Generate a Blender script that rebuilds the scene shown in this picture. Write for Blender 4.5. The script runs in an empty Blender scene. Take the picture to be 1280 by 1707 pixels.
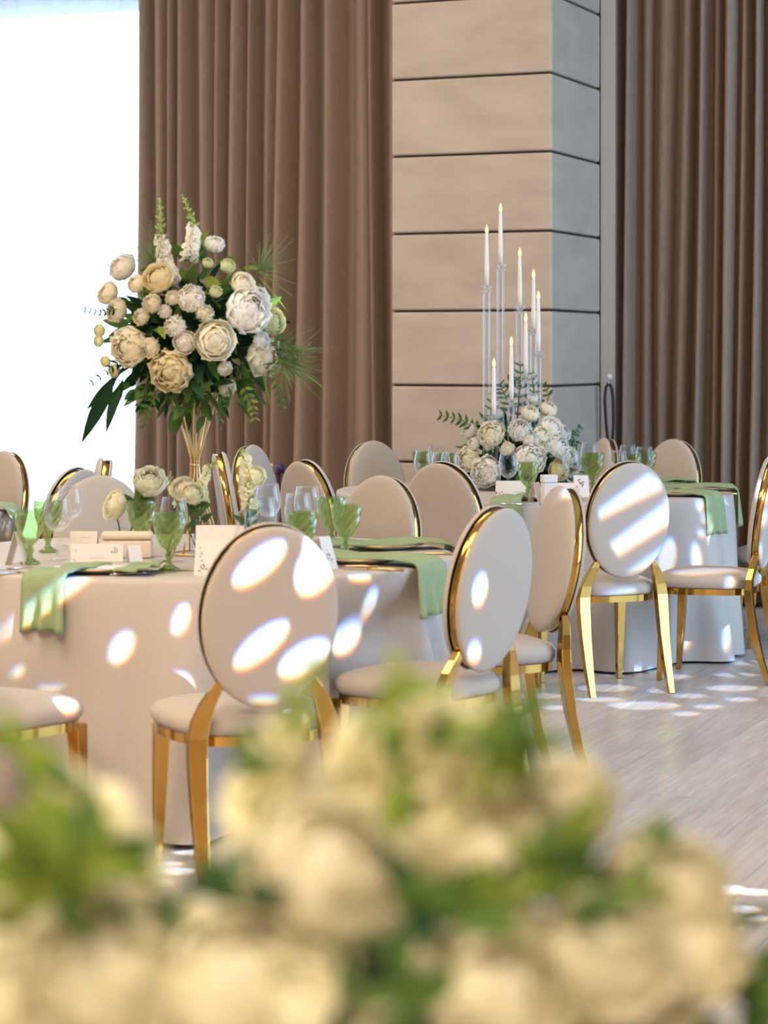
import bpy, bmesh, math, random
from math import sin, cos, pi, radians, sqrt, atan2, hypot
from mathutils import Vector, Matrix, Euler

sc = bpy.context.scene
col = sc.collection
rnd = random.Random(7)

# ------------------------------------------------------------------ camera
F = 3800.0                  # focal length in pixels of the 1280x1707 frame
CH = 1.43                   # camera height
HX, HY = 640.0, 590.0       # vanishing point of the level view axis
cam = bpy.data.cameras.new('camera')
cam.sensor_fit = 'VERTICAL'
cam.sensor_height = 36.0
cam.lens = F / 1707 * 36.0
cam.shift_y = (HY - 853.5) / 1707
cam.clip_start = 0.05
cam.dof.use_dof = True
cam.dof.focus_distance = 9.2
cam.dof.aperture_fstop = cam.lens / 1000 / 0.023
cam_o = bpy.data.objects.new('camera', cam)
cam_o.location = (0, 0, CH)
cam_o.rotation_euler = (pi / 2, 0, 0)
col.objects.link(cam_o)
sc.camera = cam_o

# ------------------------------------------------------------------ room frame (turned 23 degrees from the view axis)
TH = radians(23)
O = Vector((1.30, 13.35, 0))
U = Vector((cos(TH), -sin(TH), 0))
V = Vector((sin(TH), cos(TH), 0))
def RW(a, b, z=0.0): return O + U * a + V * b + Vector((0, 0, z))

# ------------------------------------------------------------------ sky and lights
w = bpy.data.worlds.new('sky')
sc.world = w
w.use_nodes = True
bg = w.node_tree.nodes['Background']
bg.inputs[0].default_value = (0.43, 0.69, 1.0, 1)
bg.inputs[1].default_value = 7.0

def area(name, loc, rot, sx, sy, power, colr, portal=False):
    l = bpy.data.lights.new(name, 'AREA')
    l.shape = 'RECTANGLE'; l.size = sx; l.size_y = sy
    l.energy = power; l.color = colr
    if portal: l.cycles.is_portal = True
    o = bpy.data.objects.new(name, l)
    o.location = loc; o.rotation_euler = rot
    col.objects.link(o)
    return o
# unseen warm hall panels; the last one placed to brighten the foreground flowers
for i, (a, b) in enumerate([(-4.5, -4.0), (-1.2, -3.8), (-3.5, -9.5), (0.5, -10.0), (3.2, -14.3)]):
    area('ceiling_fill_lamp', RW(a, b, 5.35), (0, 0, -TH), 2.6, 2.6, (85, 85, 165, 200, 440)[i], (1.0, 0.80, 0.58))
# portals guide the sky through the window openings
area('window_portal', RW(-5.9, 0.75, 1.9), (-pi / 2, 0, -TH), 6.4, 3.5, 1, (1, 1, 1), True)
area('window_portal', RW(7.05, -3.6, 2.1), (pi / 2, 0, -TH + pi / 2), 6.0, 3.8, 1, (1, 1, 1), True)

sc.view_settings.view_transform = 'Standard'
sc.view_settings.look = 'None'
sc.view_settings.gamma = 1.0
sc.view_settings.use_curve_mapping = False
sc.view_settings.exposure = 0.13
sc.cycles.use_denoising = True
sc.cycles.max_bounces = 9
sc.cycles.diffuse_bounces = 4
sc.cycles.glossy_bounces = 4
sc.cycles.transparent_max_bounces = 24
sc.cycles.caustics_reflective = False
sc.cycles.caustics_refractive = False
sc.cycles.sample_clamp_indirect = 6.0

# ------------------------------------------------------------------ helpers
def PX(px, py, d):            # a point seen at a photograph pixel, d metres away
    return Vector(((px - HX) / F * d, d, CH - (py - HY) / F * d))
TT = 0.762                    # table top height
def TP(px, py, z=TT):         # a point on a table top
    d = F * (CH - z) / (py - HY)
    return Vector(((px - HX) / F * d, d, z))

def mesh(name, v, f, mat=None, smooth=True):
    me = bpy.data.meshes.new(name)
    me.from_pydata([tuple(p) for p in v], [], f)
    if mat is not None:
        for m in (mat if isinstance(mat, (list, tuple)) else [mat]): me.materials.append(m)
    if smooth:
        me.polygons.foreach_set('use_smooth', [True] * len(me.polygons))
    me.update()
    return me
def obj(name, me, parent=None, loc=(0, 0, 0), rot=(0, 0, 0), scale=(1, 1, 1)):
    o = bpy.data.objects.new(name, me)
    o.location = loc; o.rotation_euler = rot; o.scale = scale
    if parent is not None: o.parent = parent
    col.objects.link(o)
    return o
def tag(o, label=None, cat=None, group=None, kind=None):
    if label: o['label'] = label
    if cat: o['category'] = cat
    if group: o['group'] = group
    if kind: o['kind'] = kind
    return o
def thing(name, label, cat, loc=(0, 0, 0), rz=0.0, group=None):
    o = bpy.data.objects.new(name, None)
    o.empty_display_size = 0.1
    o.location = loc; o.rotation_euler = (0, 0, rz)
    col.objects.link(o)
    return tag(o, label, cat, group)
def children_of(o): return [c for c in bpy.data.objects if c.parent == o]
def copy_tree(o, parent=None):
    c = o.copy(); col.objects.link(c)
    if parent is not None: c.parent = parent
    for ch in o.children: copy_tree(ch, c)
    return c

class G:                       # a little mesh collector
    def __init__(s): s.v = []; s.f = []
    def add(s, v, f, M=None):
        n = len(s.v)
        s.v += [(M @ Vector(p)) if M is not None else Vector(p) for p in v]
        s.f += [tuple(i + n for i in q) for q in f]
        return s
    def box(s, c, d, M=None):
        x, y, z = c; a, b, h = d[0] / 2, d[1] / 2, d[2] / 2
        v = [(x + i * a, y + j * b, z + k * h) for k in (-1, 1) for j in (-1, 1) for i in (-1, 1)]
        return s.add(v, [(0, 2, 3, 1), (4, 5, 7, 6), (0, 1, 5, 4), (2, 6, 7, 3), (0, 4, 6, 2), (1, 3, 7, 5)], M)
    def lathe(s, prof, n=24, M=None, fac=None):
        v = []; f = []
        for i, (r, z) in enumerate(prof):
            for k in range(n):
                t = 2 * pi * k / n
                rr = r * (fac(i, k) if fac else 1)
                v.append((rr * cos(t), rr * sin(t), z))
        for i in range(len(prof) - 1):
            for k in range(n):
                a = i * n + k; b = i * n + (k + 1) % n
                f.append((a, b, b + n, a + n))
        return s.add(v, f, M)
    def tube(s, pts, rad, n=8, caps=True):
        pts = [Vector(p) for p in pts]
        if not isinstance(rad, (list, tuple)): rad = [rad] * len(pts)
        v = []; f = []
        prev = None
        for i, p in enumerate(pts):
            t = (pts[min(i + 1, len(pts) - 1)] - pts[max(i - 1, 0)]).normalized()
            if prev is None:
                x = t.orthogonal().normalized()
            else:
                x = (prev - t * prev.dot(t)).normalized()
            prev = x
            y = t.cross(x)
            for k in range(n):
                a = 2 * pi * k / n
                v.append(p + (x * cos(a) + y * sin(a)) * rad[i])
        for i in range(len(pts) - 1):
            for k in range(n):
                a = i * n + k; b = i * n + (k + 1) % n
                f.append((a, b, b + n, a + n))
        if caps:
            f.append(tuple(range(n - 1, -1, -1)))
            m = (len(pts) - 1) * n
            f.append(tuple(range(m, m + n)))
        return s.add(v, f)
    def barX(s, path, wx, wy):   # rectangular bar whose sections stay level
        v = []; f = []
        for p, a, b in zip(path, wx, wy):
            for i, j in ((-1, -1), (1, -1), (1, 1), (-1, 1)):
                v.append((p[0] + i * a / 2, p[1] + j * b / 2, p[2]))
        n = len(path)
        for i in range(n - 1):
            for k in range(4):
                a = i * 4 + k; b = i * 4 + (k + 1) % 4
                f.append((a, b, b + 4, a + 4))
        f.append((3, 2, 1, 0)); m = 4 * (n - 1); f.append((m, m + 1, m + 2, m + 3))
        return s.add(v, f)
    def build(s, name, mat, parent=None, smooth=True, **k):
        return obj(name, mesh(name, s.v, s.f, mat, smooth), parent, **k)
def bevel(o, wdt, seg=2, ang=35):
    m = o.modifiers.new('bevel', 'BEVEL'); m.width = wdt; m.segments = seg
    m.limit_method = 'ANGLE'; m.angle_limit = radians(ang)
    return o

# ------------------------------------------------------------------ materials
def mat(name, colr, rough=0.6, metal=0.0, **kw):
    m = bpy.data.materials.new(name); m.use_nodes = True
    b = m.node_tree.nodes['Principled BSDF']
    b.inputs['Base Color'].default_value = (*colr, 1)
    b.inputs['Roughness'].default_value = rough
    b.inputs['Metallic'].default_value = metal
    for k, v in kw.items(): b.inputs[k.replace('_', ' ')].default_value = v
    return m
def noise_mat(name, c1, c2, scale=8.0, rough=0.7, bump=0.0, stretch=(1, 1, 1), detail=4.0, coord='Object', metal=0.0, spec=0.5, per_object=0.0, bdist=0.01):
    m = mat(name, c1, rough, metal)
    nt = m.node_tree; b = nt.nodes['Principled BSDF']
    b.inputs['Specular IOR Level'].default_value = spec
    tc = nt.nodes.new('ShaderNodeTexCoord'); mp = nt.nodes.new('ShaderNodeMapping')
    mp.inputs['Scale'].default_value = stretch
    nz = nt.nodes.new('ShaderNodeTexNoise'); nz.inputs['Scale'].default_value = scale; nz.inputs['Detail'].default_value = detail
    cr = nt.nodes.new('ShaderNodeValToRGB')
    cr.color_ramp.elements[0].color = (*c1, 1); cr.color_ramp.elements[1].color = (*c2, 1)
    cr.color_ramp.elements[0].position = 0.3; cr.color_ramp.elements[1].position = 0.7
    nt.links.new(tc.outputs[coord], mp.inputs[0]); nt.links.new(mp.outputs[0], nz.inputs['Vector'])
    nt.links.new(nz.outputs[0], cr.inputs[0])
    out = cr.outputs[0]
    if per_object:
        oi = nt.nodes.new('ShaderNodeObjectInfo'); hs = nt.nodes.new('ShaderNodeHueSaturation')
        mr = nt.nodes.new('ShaderNodeMapRange')
        mr.inputs['To Min'].default_value = 1 - per_object; mr.inputs['To Max'].default_value = 1 + per_object
        nt.links.new(oi.outputs['Random'], mr.inputs[0]); nt.links.new(mr.outputs[0], hs.inputs['Value'])
        nt.links.new(out, hs.inputs['Color']); out = hs.outputs[0]
        ad = nt.nodes.new('ShaderNodeVectorMath'); ad.operation = 'MULTIPLY_ADD'
        ad.inputs[1].default_value = (37, 37, 37)
        nt.links.new(oi.outputs['Random'], ad.inputs[0]); nt.links.new(tc.outputs[coord], ad.inputs[2])
        nt.links.new(ad.outputs[0], mp.inputs[0])
    nt.links.new(out, b.inputs['Base Color'])
    if bump:
        bp = nt.nodes.new('ShaderNodeBump'); bp.inputs['Strength'].default_value = bump; bp.inputs['Distance'].default_value = bdist
        nt.links.new(nz.outputs[0], bp.inputs['Height']); nt.links.new(bp.outputs[0], b.inputs['Normal'])
    return m
def petal_mat(name, c, trans=0.35, var=0.06):
    m = bpy.data.materials.new(name); m.use_nodes = True
    nt = m.node_tree; nt.nodes.clear()
    out = nt.nodes.new('ShaderNodeOutputMaterial')
    d = nt.nodes.new('ShaderNodeBsdfDiffuse'); t = nt.nodes.new('ShaderNodeBsdfTranslucent'); mx = nt.nodes.new('ShaderNodeMixShader')
    oi = nt.nodes.new('ShaderNodeObjectInfo'); hs = nt.nodes.new('ShaderNodeHueSaturation'); mr = nt.nodes.new('ShaderNodeMapRange')
    mr.inputs['To Min'].default_value = 1 - var; mr.inputs['To Max'].default_value = 1 + var
    hs.inputs['Color'].default_value = (*c, 1)
    nt.links.new(oi.outputs['Random'], mr.inputs[0]); nt.links.new(mr.outputs[0], hs.inputs['Value'])
    for n in (d, t): nt.links.new(hs.outputs[0], n.inputs['Color'])
    mx.inputs[0].default_value = trans
    nt.links.new(d.outputs[0], mx.inputs[1]); nt.links.new(t.outputs[0], mx.inputs[2]); nt.links.new(mx.outputs[0], out.inputs[0])
    return m
def glass_mat(name, tint, body=0.0, bodycol=(1, 1, 1), rough=0.03, edge=0.35, refl=1.0):
    """thin blown glass: clear, rims part mirror and part painted brightness; body adds a little coloured haze"""
    m = bpy.data.materials.new(name); m.use_nodes = True
    nt = m.node_tree; nt.nodes.clear()
    out = nt.nodes.new('ShaderNodeOutputMaterial')
    tr = nt.nodes.new('ShaderNodeBsdfTransparent'); tr.inputs[0].default_value = (*tint, 1)
    gl = nt.nodes.new('ShaderNodeBsdfGlossy'); gl.inputs['Roughness'].default_value = rough; gl.inputs[0].default_value = (refl, refl, refl, 1)
    lw = nt.nodes.new('ShaderNodeLayerWeight'); lw.inputs[0].default_value = edge
    mx = nt.nodes.new('ShaderNodeMixShader')
    last = tr.outputs[0]
    df = nt.nodes.new('ShaderNodeBsdfTranslucent'); df.inputs[0].default_value = (*bodycol, 1)
    if body:
        m2 = nt.nodes.new('ShaderNodeMixShader'); m2.inputs[0].default_value = body
        nt.links.new(tr.outputs[0], m2.inputs[1]); nt.links.new(df.outputs[0], m2.inputs[2]); last = m2.outputs[0]
    m3 = nt.nodes.new('ShaderNodeMixShader'); m3.inputs[0].default_value = 0.45  # translucent bodycol brightens the rims in place of window reflections
    nt.links.new(df.outputs[0], m3.inputs[1]); nt.links.new(gl.outputs[0], m3.inputs[2])
    nt.links.new(lw.outputs['Facing'], mx.inputs[0]); nt.links.new(last, mx.inputs[1]); nt.links.new(m3.outputs[0], mx.inputs[2])
    nt.links.new(mx.outputs[0], out.inputs[0])
    return m

def emit_mat(name, c, s):
    m = bpy.data.materials.new(name); m.use_nodes = True
    nt = m.node_tree; nt.nodes.clear()
    out = nt.nodes.new('ShaderNodeOutputMaterial'); e = nt.nodes.new('ShaderNodeEmission')
    e.inputs[0].default_value = (*c, 1); e.inputs[1].default_value = s
    nt.links.new(e.outputs[0], out.inputs[0]); return m

M_PAD = noise_mat('cream_velvet', (0.475, 0.415, 0.36), (0.49, 0.43, 0.375), 240, 0.85, 0.03, spec=0.2)
M_GOLD = noise_mat('polished_gold_steel', (0.52, 0.30, 0.075), (0.60, 0.36, 0.10), 5, 0.10, metal=1.0)
M_GOLD2 = noise_mat('brushed_gold', (0.66, 0.44, 0.18), (0.74, 0.50, 0.23), 30, 0.32, metal=1.0)
M_CLOTH = noise_mat('ivory_satin_cloth', (0.50, 0.445, 0.40), (0.535, 0.475, 0.43), 140, 0.7, 0.04, spec=0.3)
M_CURT = noise_mat('taupe_curtain', (0.31, 0.235, 0.188), (0.36, 0.275, 0.222), 18, 0.85, 0.05, (6, 6, 0.5), spec=0.15)
M_CURT2 = noise_mat('brown_curtain', (0.25, 0.182, 0.138), (0.30, 0.22, 0.168), 18, 0.85, 0.05, (6, 6, 0.5), spec=0.15)
M_STONE = noise_mat('suede_stone', (0.43, 0.35, 0.28), (0.51, 0.425, 0.345), 3.2, 0.75, 0.08, (1, 1, 2.6), 8, per_object=0.05, spec=0.25)
M_DARK = mat('dark_gap', (0.03, 0.025, 0.03), 0.8)
M_WALL = noise_mat('wall_paint', (0.52, 0.46, 0.40), (0.55, 0.49, 0.43), 4, 0.85)
M_CEIL = noise_mat('ceiling_paint', (0.72, 0.68, 0.63), (0.76, 0.72, 0.67), 3, 0.9)
M_PLANK = noise_mat('pale_oak_plank', (0.45, 0.40, 0.375), (0.62, 0.565, 0.54), 7, 0.33, 0.12, (9, 0.55, 1), 7, per_object=0.07, bdist=0.003)
M_FLOOR = noise_mat('pale_oak_floor', (0.45, 0.40, 0.375), (0.60, 0.55, 0.52), 7, 0.35, 0.1, (9, 0.55, 1), 7, bdist=0.003)
M_FRAME = mat('window_frame_paint', (0.7, 0.7, 0.7), 0.5)
M_NAP = noise_mat('sage_linen', (0.27, 0.35, 0.185), (0.31, 0.39, 0.215), 120, 0.8, 0.05, spec=0.3)
M_CARD = noise_mat('white_card', (0.78, 0.72, 0.70), (0.80, 0.745, 0.725), 50, 0.7)
M_INK = mat('print_ink', (0.16, 0.13, 0.14), 0.8)
M_INK2 = mat('pale_print_ink', (0.42, 0.36, 0.34), 0.8)
M_BOX = noise_mat('cream_box', (0.72, 0.61, 0.47), (0.76, 0.65, 0.51), 40, 0.75)
M_PLATE = mat('glazed_porcelain', (0.78, 0.76, 0.74), 0.15)
M_STEEL = mat('polished_steel', (0.62, 0.62, 0.64), 0.15, 1.0)
M_GLASS = glass_mat('clear_glass', (0.975, 0.98, 0.985), 0.0, (0.9, 0.95, 1.0), 0.02, 0.15)
M_CRYST = glass_mat('crystal_tube', (0.95, 0.97, 0.985), 0.03, (0.95, 0.98, 1.0), 0.04, 0.42)
M_GREEN = glass_mat('green_pressed_glass', (0.60, 0.70, 0.38), 0.20, (0.56, 0.68, 0.34), 0.05, 0.30)
M_PET_C = petal_mat('cream_petal', (0.96, 0.92, 0.79), 0.45)
M_PET_W = petal_mat('white_petal', (0.97, 0.95, 0.90), 0.45)
M_PET_Y = petal_mat('butter_petal', (0.92, 0.84, 0.60), 0.45)
M_PET_G = petal_mat('greenish_petal', (0.84, 0.86, 0.58), 0.45)
M_PET_F = petal_mat('ivory_petal', (0.89, 0.87, 0.71), 0.45)
M_PET_P = petal_mat('pale_floret', (0.93, 0.91, 0.70), 0.45)
M_LEAF = petal_mat('leaf_green', (0.08, 0.155, 0.042), 0.25, 0.3)
M_LEAF_B = petal_mat('bright_leaf_green', (0.20, 0.29, 0.055), 0.3, 0.2)
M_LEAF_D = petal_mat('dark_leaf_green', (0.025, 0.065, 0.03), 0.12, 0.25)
M_LEAF_E = petal_mat('eucalyptus_green', (0.12, 0.21, 0.13), 0.2, 0.25)
M_PLUME = petal_mat('plume_green', (0.34, 0.46, 0.24), 0.4, 0.1)
M_BUD = petal_mat('green_bud', (0.36, 0.47, 0.16), 0.3, 0.15)
M_WAX = mat('ivory_wax', (0.86, 0.80, 0.74), 0.5, 0.0, Subsurface_Weight=0.0)
M_FLAME = emit_mat('lamp_flame', (1.0, 0.66, 0.26), 2.6)
M_WICK = mat('wick', (0.08, 0.06, 0.05), 0.9)
M_NAVY = mat('navy_cap', (0.015, 0.012, 0.11), 0.4)
M_CORD = mat('dark_cord', (0.025, 0.012, 0.012), 0.7)

def sheer_mat():
    m = bpy.data.materials.new('sheer_voile'); m.use_nodes = True
    nt = m.node_tree; nt.nodes.clear()
    out = nt.nodes.new('ShaderNodeOutputMaterial')
    tr = nt.nodes.new('ShaderNodeBsdfTransparent'); tr.inputs[0].default_value = (1, 1, 1, 1)
    tl = nt.nodes.new('ShaderNodeBsdfTranslucent'); tl.inputs[0].default_value = (0.85, 0.9, 0.95, 1)
    df = nt.nodes.new('ShaderNodeBsdfDiffuse'); df.inputs[0].default_value = (0.85, 0.9, 0.95, 1)
    a = nt.nodes.new('ShaderNodeMixShader'); a.inputs[0].default_value = 0.4
    b = nt.nodes.new('ShaderNodeMixShader'); b.inputs[0].default_value = 0.5
    nt.links.new(tl.outputs[0], a.inputs[1]); nt.links.new(df.outputs[0], a.inputs[2])
    nt.links.new(tr.outputs[0], b.inputs[1]); nt.links.new(a.outputs[0], b.inputs[2]); nt.links.new(b.outputs[0], out.inputs[0])
    return m
M_SHEER = sheer_mat()
def pane_mat():
    return glass_mat('window_pane', (0.97, 0.98, 0.98), 0.0, edge=0.05)
M_PANE = pane_mat()

# ================================================================== SETTING
def rbox(g, a0, a1, b0, b1, z0, z1):
    v = [RW(a, b, z) for z in (z0, z1) for b in (b0, b1) for a in (a0, a1)]
    g.add(v, [(0, 2, 3, 1), (4, 5, 7, 6), (0, 1, 5, 4), (2, 6, 7, 3), (0, 4, 6, 2), (1, 3, 7, 5)])
    return g
H = 5.6
fl = rbox(G(), -10, 7.2, -16.5, 1.6, -0.2, -0.004).build('floor', M_FLOOR, smooth=False); tag(fl, kind='structure')
# floor planks, laid along the depth of the room
pw, pl = 0.20, 1.60
plank_me = None
def plank_mesh(i):
    g = G(); r = random.Random(i)
    x, y, t = pw / 2 - 0.0007, pl / 2 - 0.0007, 0.006
    e = 0.0015
    v = [(-x, -y, 0), (x, -y, 0), (x, y, 0), (-x, y, 0), (-x, -y, t - e), (x, -y, t - e), (x, y, t - e), (-x, y, t - e),
         (-x + e, -y + e, t), (x - e, -y + e, t), (x - e, y - e, t), (-x + e, y - e, t)]
    f = [(8, 9, 10, 11)] + [(k, (k + 1) % 4, 4 + (k + 1) % 4, 4 + k) for k in range(4)] + [(4 + k, 4 + (k + 1) % 4, 8 + (k + 1) % 4, 8 + k) for k in range(4)]
    return mesh('plank', v, f, M_PLANK, False)
plank_me = plank_mesh(0)
n_pl = 0
for i in range(-40, 50):
    for j in range(-12, 2):
        a = i * pw; b = j * pl + (i * 0.617 % 1.0) * pl - 0.3
        p = RW(a, b)
        if b + pl / 2 > 0.1: continue
        s = F / max(p.y, 1); px = HX + p.x * s; py = HY + CH * s
        okr = 800 < px < 1400 and 985 < py < 1740
        okl = 130 < px < 430 and 1340 < py < 1560
        okf = 500 < px < 900 and 1150 < py < 1340
        if okr or okl or okf:
            obj('plank', plank_me, fl, (p.x, p.y, -0.006), (0, 0, -TH)); n_pl += 1
rbox(G(), -10, 7.2, -16.5, 1.6, H, H + 0.2).build('ceiling', M_CEIL, smooth=False)['kind'] = 'structure'
g = G()   # back wall with the window opening
rbox(g, -3.15, 7.2, 0.55, 0.8, 0, H); rbox(g, -9.0, -3.15, 0.55, 0.8, 3.80, H); rbox(g, -10, -9.0, 0.55, 0.8, 0, H); rbox(g, -9.0, -3.15, 0.55, 0.8, 0, 0.1)
g.build('wall_back', M_WALL, smooth=False)['kind'] = 'structure'
rbox(G(), -10.2, -10, -16.5, 0.8, 0, H).build('wall_left', M_WALL, smooth=False)['kind'] = 'structure'
rbox(G(), -10, 7.2, -16.7, -16.5, 0, H).build('wall_rear', M_WALL, smooth=False)['kind'] = 'structure'
g = G()   # right wall, two tall openings
rbox(g, 7.0, 7.2, -0.6, 0.8, 0, H); rbox(g, 7.0, 7.2, -16.5, -6.6, 0, H)
rbox(g, 7.0, 7.2, -6.6, -0.6, 4.0, H); rbox(g, 7.0, 7.2, -6.6, -0.6, 0, 0.2)
rbox(g, 7.0, 7.2, -3.8, -3.4, 0.2, 4.0)
g.build('wall_right', M_WALL, smooth=False)['kind'] = 'structure'
# the window behind the sheer
w1 = G()
for a in (-9.0, -7.07, -5.14, -3.22): rbox(w1, a, a + 0.07, 0.6, 0.67, 0.1, 3.80)
for z in (0.1, 3.73): rbox(w1, -8.93, -3.22, 0.6, 0.67, z, z + 0.07)
w1o = w1.build('window_1', M_FRAME, smooth=False); w1o['kind'] = 'structure'
for a in (-8.93, -7.0, -5.07):
    rbox(G(), a, a + 1.86, 0.63, 0.636, 0.17, 3.73).build('pane', M_PANE, w1o, smooth=False)

# ---- curtains
def curtain(name, a0, a1, b, z0, z1, widths, amp, m, seed, lean=0.0, th=None):
    r = random.Random(seed)
    folds = []; x = a0
    while x < a1:
        wd = r.uniform(*widths); folds.append((x, wd, r.uniform(0.5, 1.0), r.uniform(-0.6, 0.6))); x += wd
    nper = 9; zs = [z0 + (z1 - z0) * k / 9 for k in range(10)]
    v = []; nx = 0; pts = []
    for (x0, wd, h, sk) in folds:
        for k in range(nper):
            t = k / nper
            tt = min(max(t + sk * t * (1 - t), 0), 1)
            d = -amp * h * (sin(pi * tt) ** 0.75)
            pts.append((x0 + wd * t, d, sk))
    for iz, z in enumerate(zs):
        q = (z - z0) / (z1 - z0)
        for ip, (x, d, sk) in enumerate(pts):
            wob = 0.03 * sin(x * 5.1 + q * 2.4 + seed) * (1 - q) + 0.015 * sin(x * 17 + q * 4 + seed) * (1 - q)
            v.append(RW(x + wob + lean * (1 - q), b + d * (0.85 + 0.25 * (1 - q)) + 0.02 * sin(x * 3.3 + q * 3), z))
    n = len(pts); f = []
    for iz in range(9):
        for ip in range(n - 1):
            a = iz * n + ip; f.append((a, a + 1, a + 1 + n, a + n))
    return obj(name, mesh(name, v, f, m))
c = curtain('curtain', -3.25, -0.60, 0.34, 0.015, H - 0.02, (0.075, 0.19), 0.27, M_CURT, 3)
tag(c, 'tall taupe pleated curtain hanging between the bright window and the stone column', 'curtain')
c = curtain('curtain', 0.165, 4.4, 0.0, 0.015, H - 0.02, (0.06, 0.14), 0.22, M_CURT2, 8, lean=-0.05)
tag(c, 'brown pleated curtain hanging on the far side of the stone column from the window', 'curtain')
c = curtain('sheer_curtain', -8.9, -3.2, 0.42, 0.015, H - 0.02, (0.10, 0.22), 0.06, M_SHEER, 5)
tag(c, 'white sheer curtain glowing in front of the bright window', 'curtain')

# ---- column of stacked courses
CC = Vector((0.912, 12.38, 0))                       # the corner nearest the camera
colm = thing('column', None, None); colm['kind'] = 'structure'
CW, CD = 0.945, 0.86
def cbox(g, l, bk, z0, z1, ins=0.0):
    # front face runs left along -U, side face runs back along V
    v = []
    for z in (z0, z1):
        for (p, q) in ((-l, ins), (-ins, ins), (-ins, bk), (-l, bk)):
            v.append(CC + U * p + V * q + Vector((0, 0, z)))
    g.add(v, [(3, 2, 1, 0), (4, 5, 6, 7)] + [(k, (k + 1) % 4, 4 + (k + 1) % 4, 4 + k) for k in range(4)])
    return g
core = cbox(G(), CW - 0.012, CD - 0.01, 0, H - 0.01, 0.018).build('column_core', M_DARK, colm, smooth=False)
joints = [0.0, 0.40, 0.828, 1.255, 1.668, 2.10, 2.532, 2.96, 3.39, 3.82, 4.25, 4.68, 5.11, H - 0.01]
for k in range(len(joints) - 1):
    o = cbox(G(), CW, CD, joints[k] + 0.006, joints[k + 1] - 0.006).build('stone_block', M_STONE, colm, smooth=False)
    bevel(o, 0.012, 3)
# pale strip of wall beside the column
t1 = rbox(G(), 0.024, 0.11, -0.18, 0.5, 0, H - 0.01).build('trim_1', M_WALL, smooth=False); t1['kind'] = 'structure'

# hook with the tie-back loop
hk = RW(0.085, -0.23, 1.265)
tb = thing('curtain_tieback', 'dark cord tieback looped over a hook beside the stone column', 'tieback', hk)
g = G(); g.lathe([(0.0005, 0.018), (0.014, 0.014), (0.018, 0), (0.014, -0.014), (0.0005, -0.018)], 12, Matrix.Translation((0, -0.05, 0.035)))
g.tube([(0, 0, 0), (0, -0.05, 0)], 0.006, 6); g.build('hook', M_FRAME, tb)
G().tube([(0, -0.03, 0.0), (-0.018, -0.045, -0.03), (-0.024, -0.04, -0.1), (-0.014, -0.035, -0.25), (0.002, -0.035, -0.4), (0.012, -0.035, -0.44), (0.016, -0.035, -0.4), (0.026, -0.038, -0.25), (0.024, -0.045, -0.1), (0.016, -0.045, -0.03), (0, -0.03, 0)], 0.0085, 8).build('cord_loop', M_CORD, tb)

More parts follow.
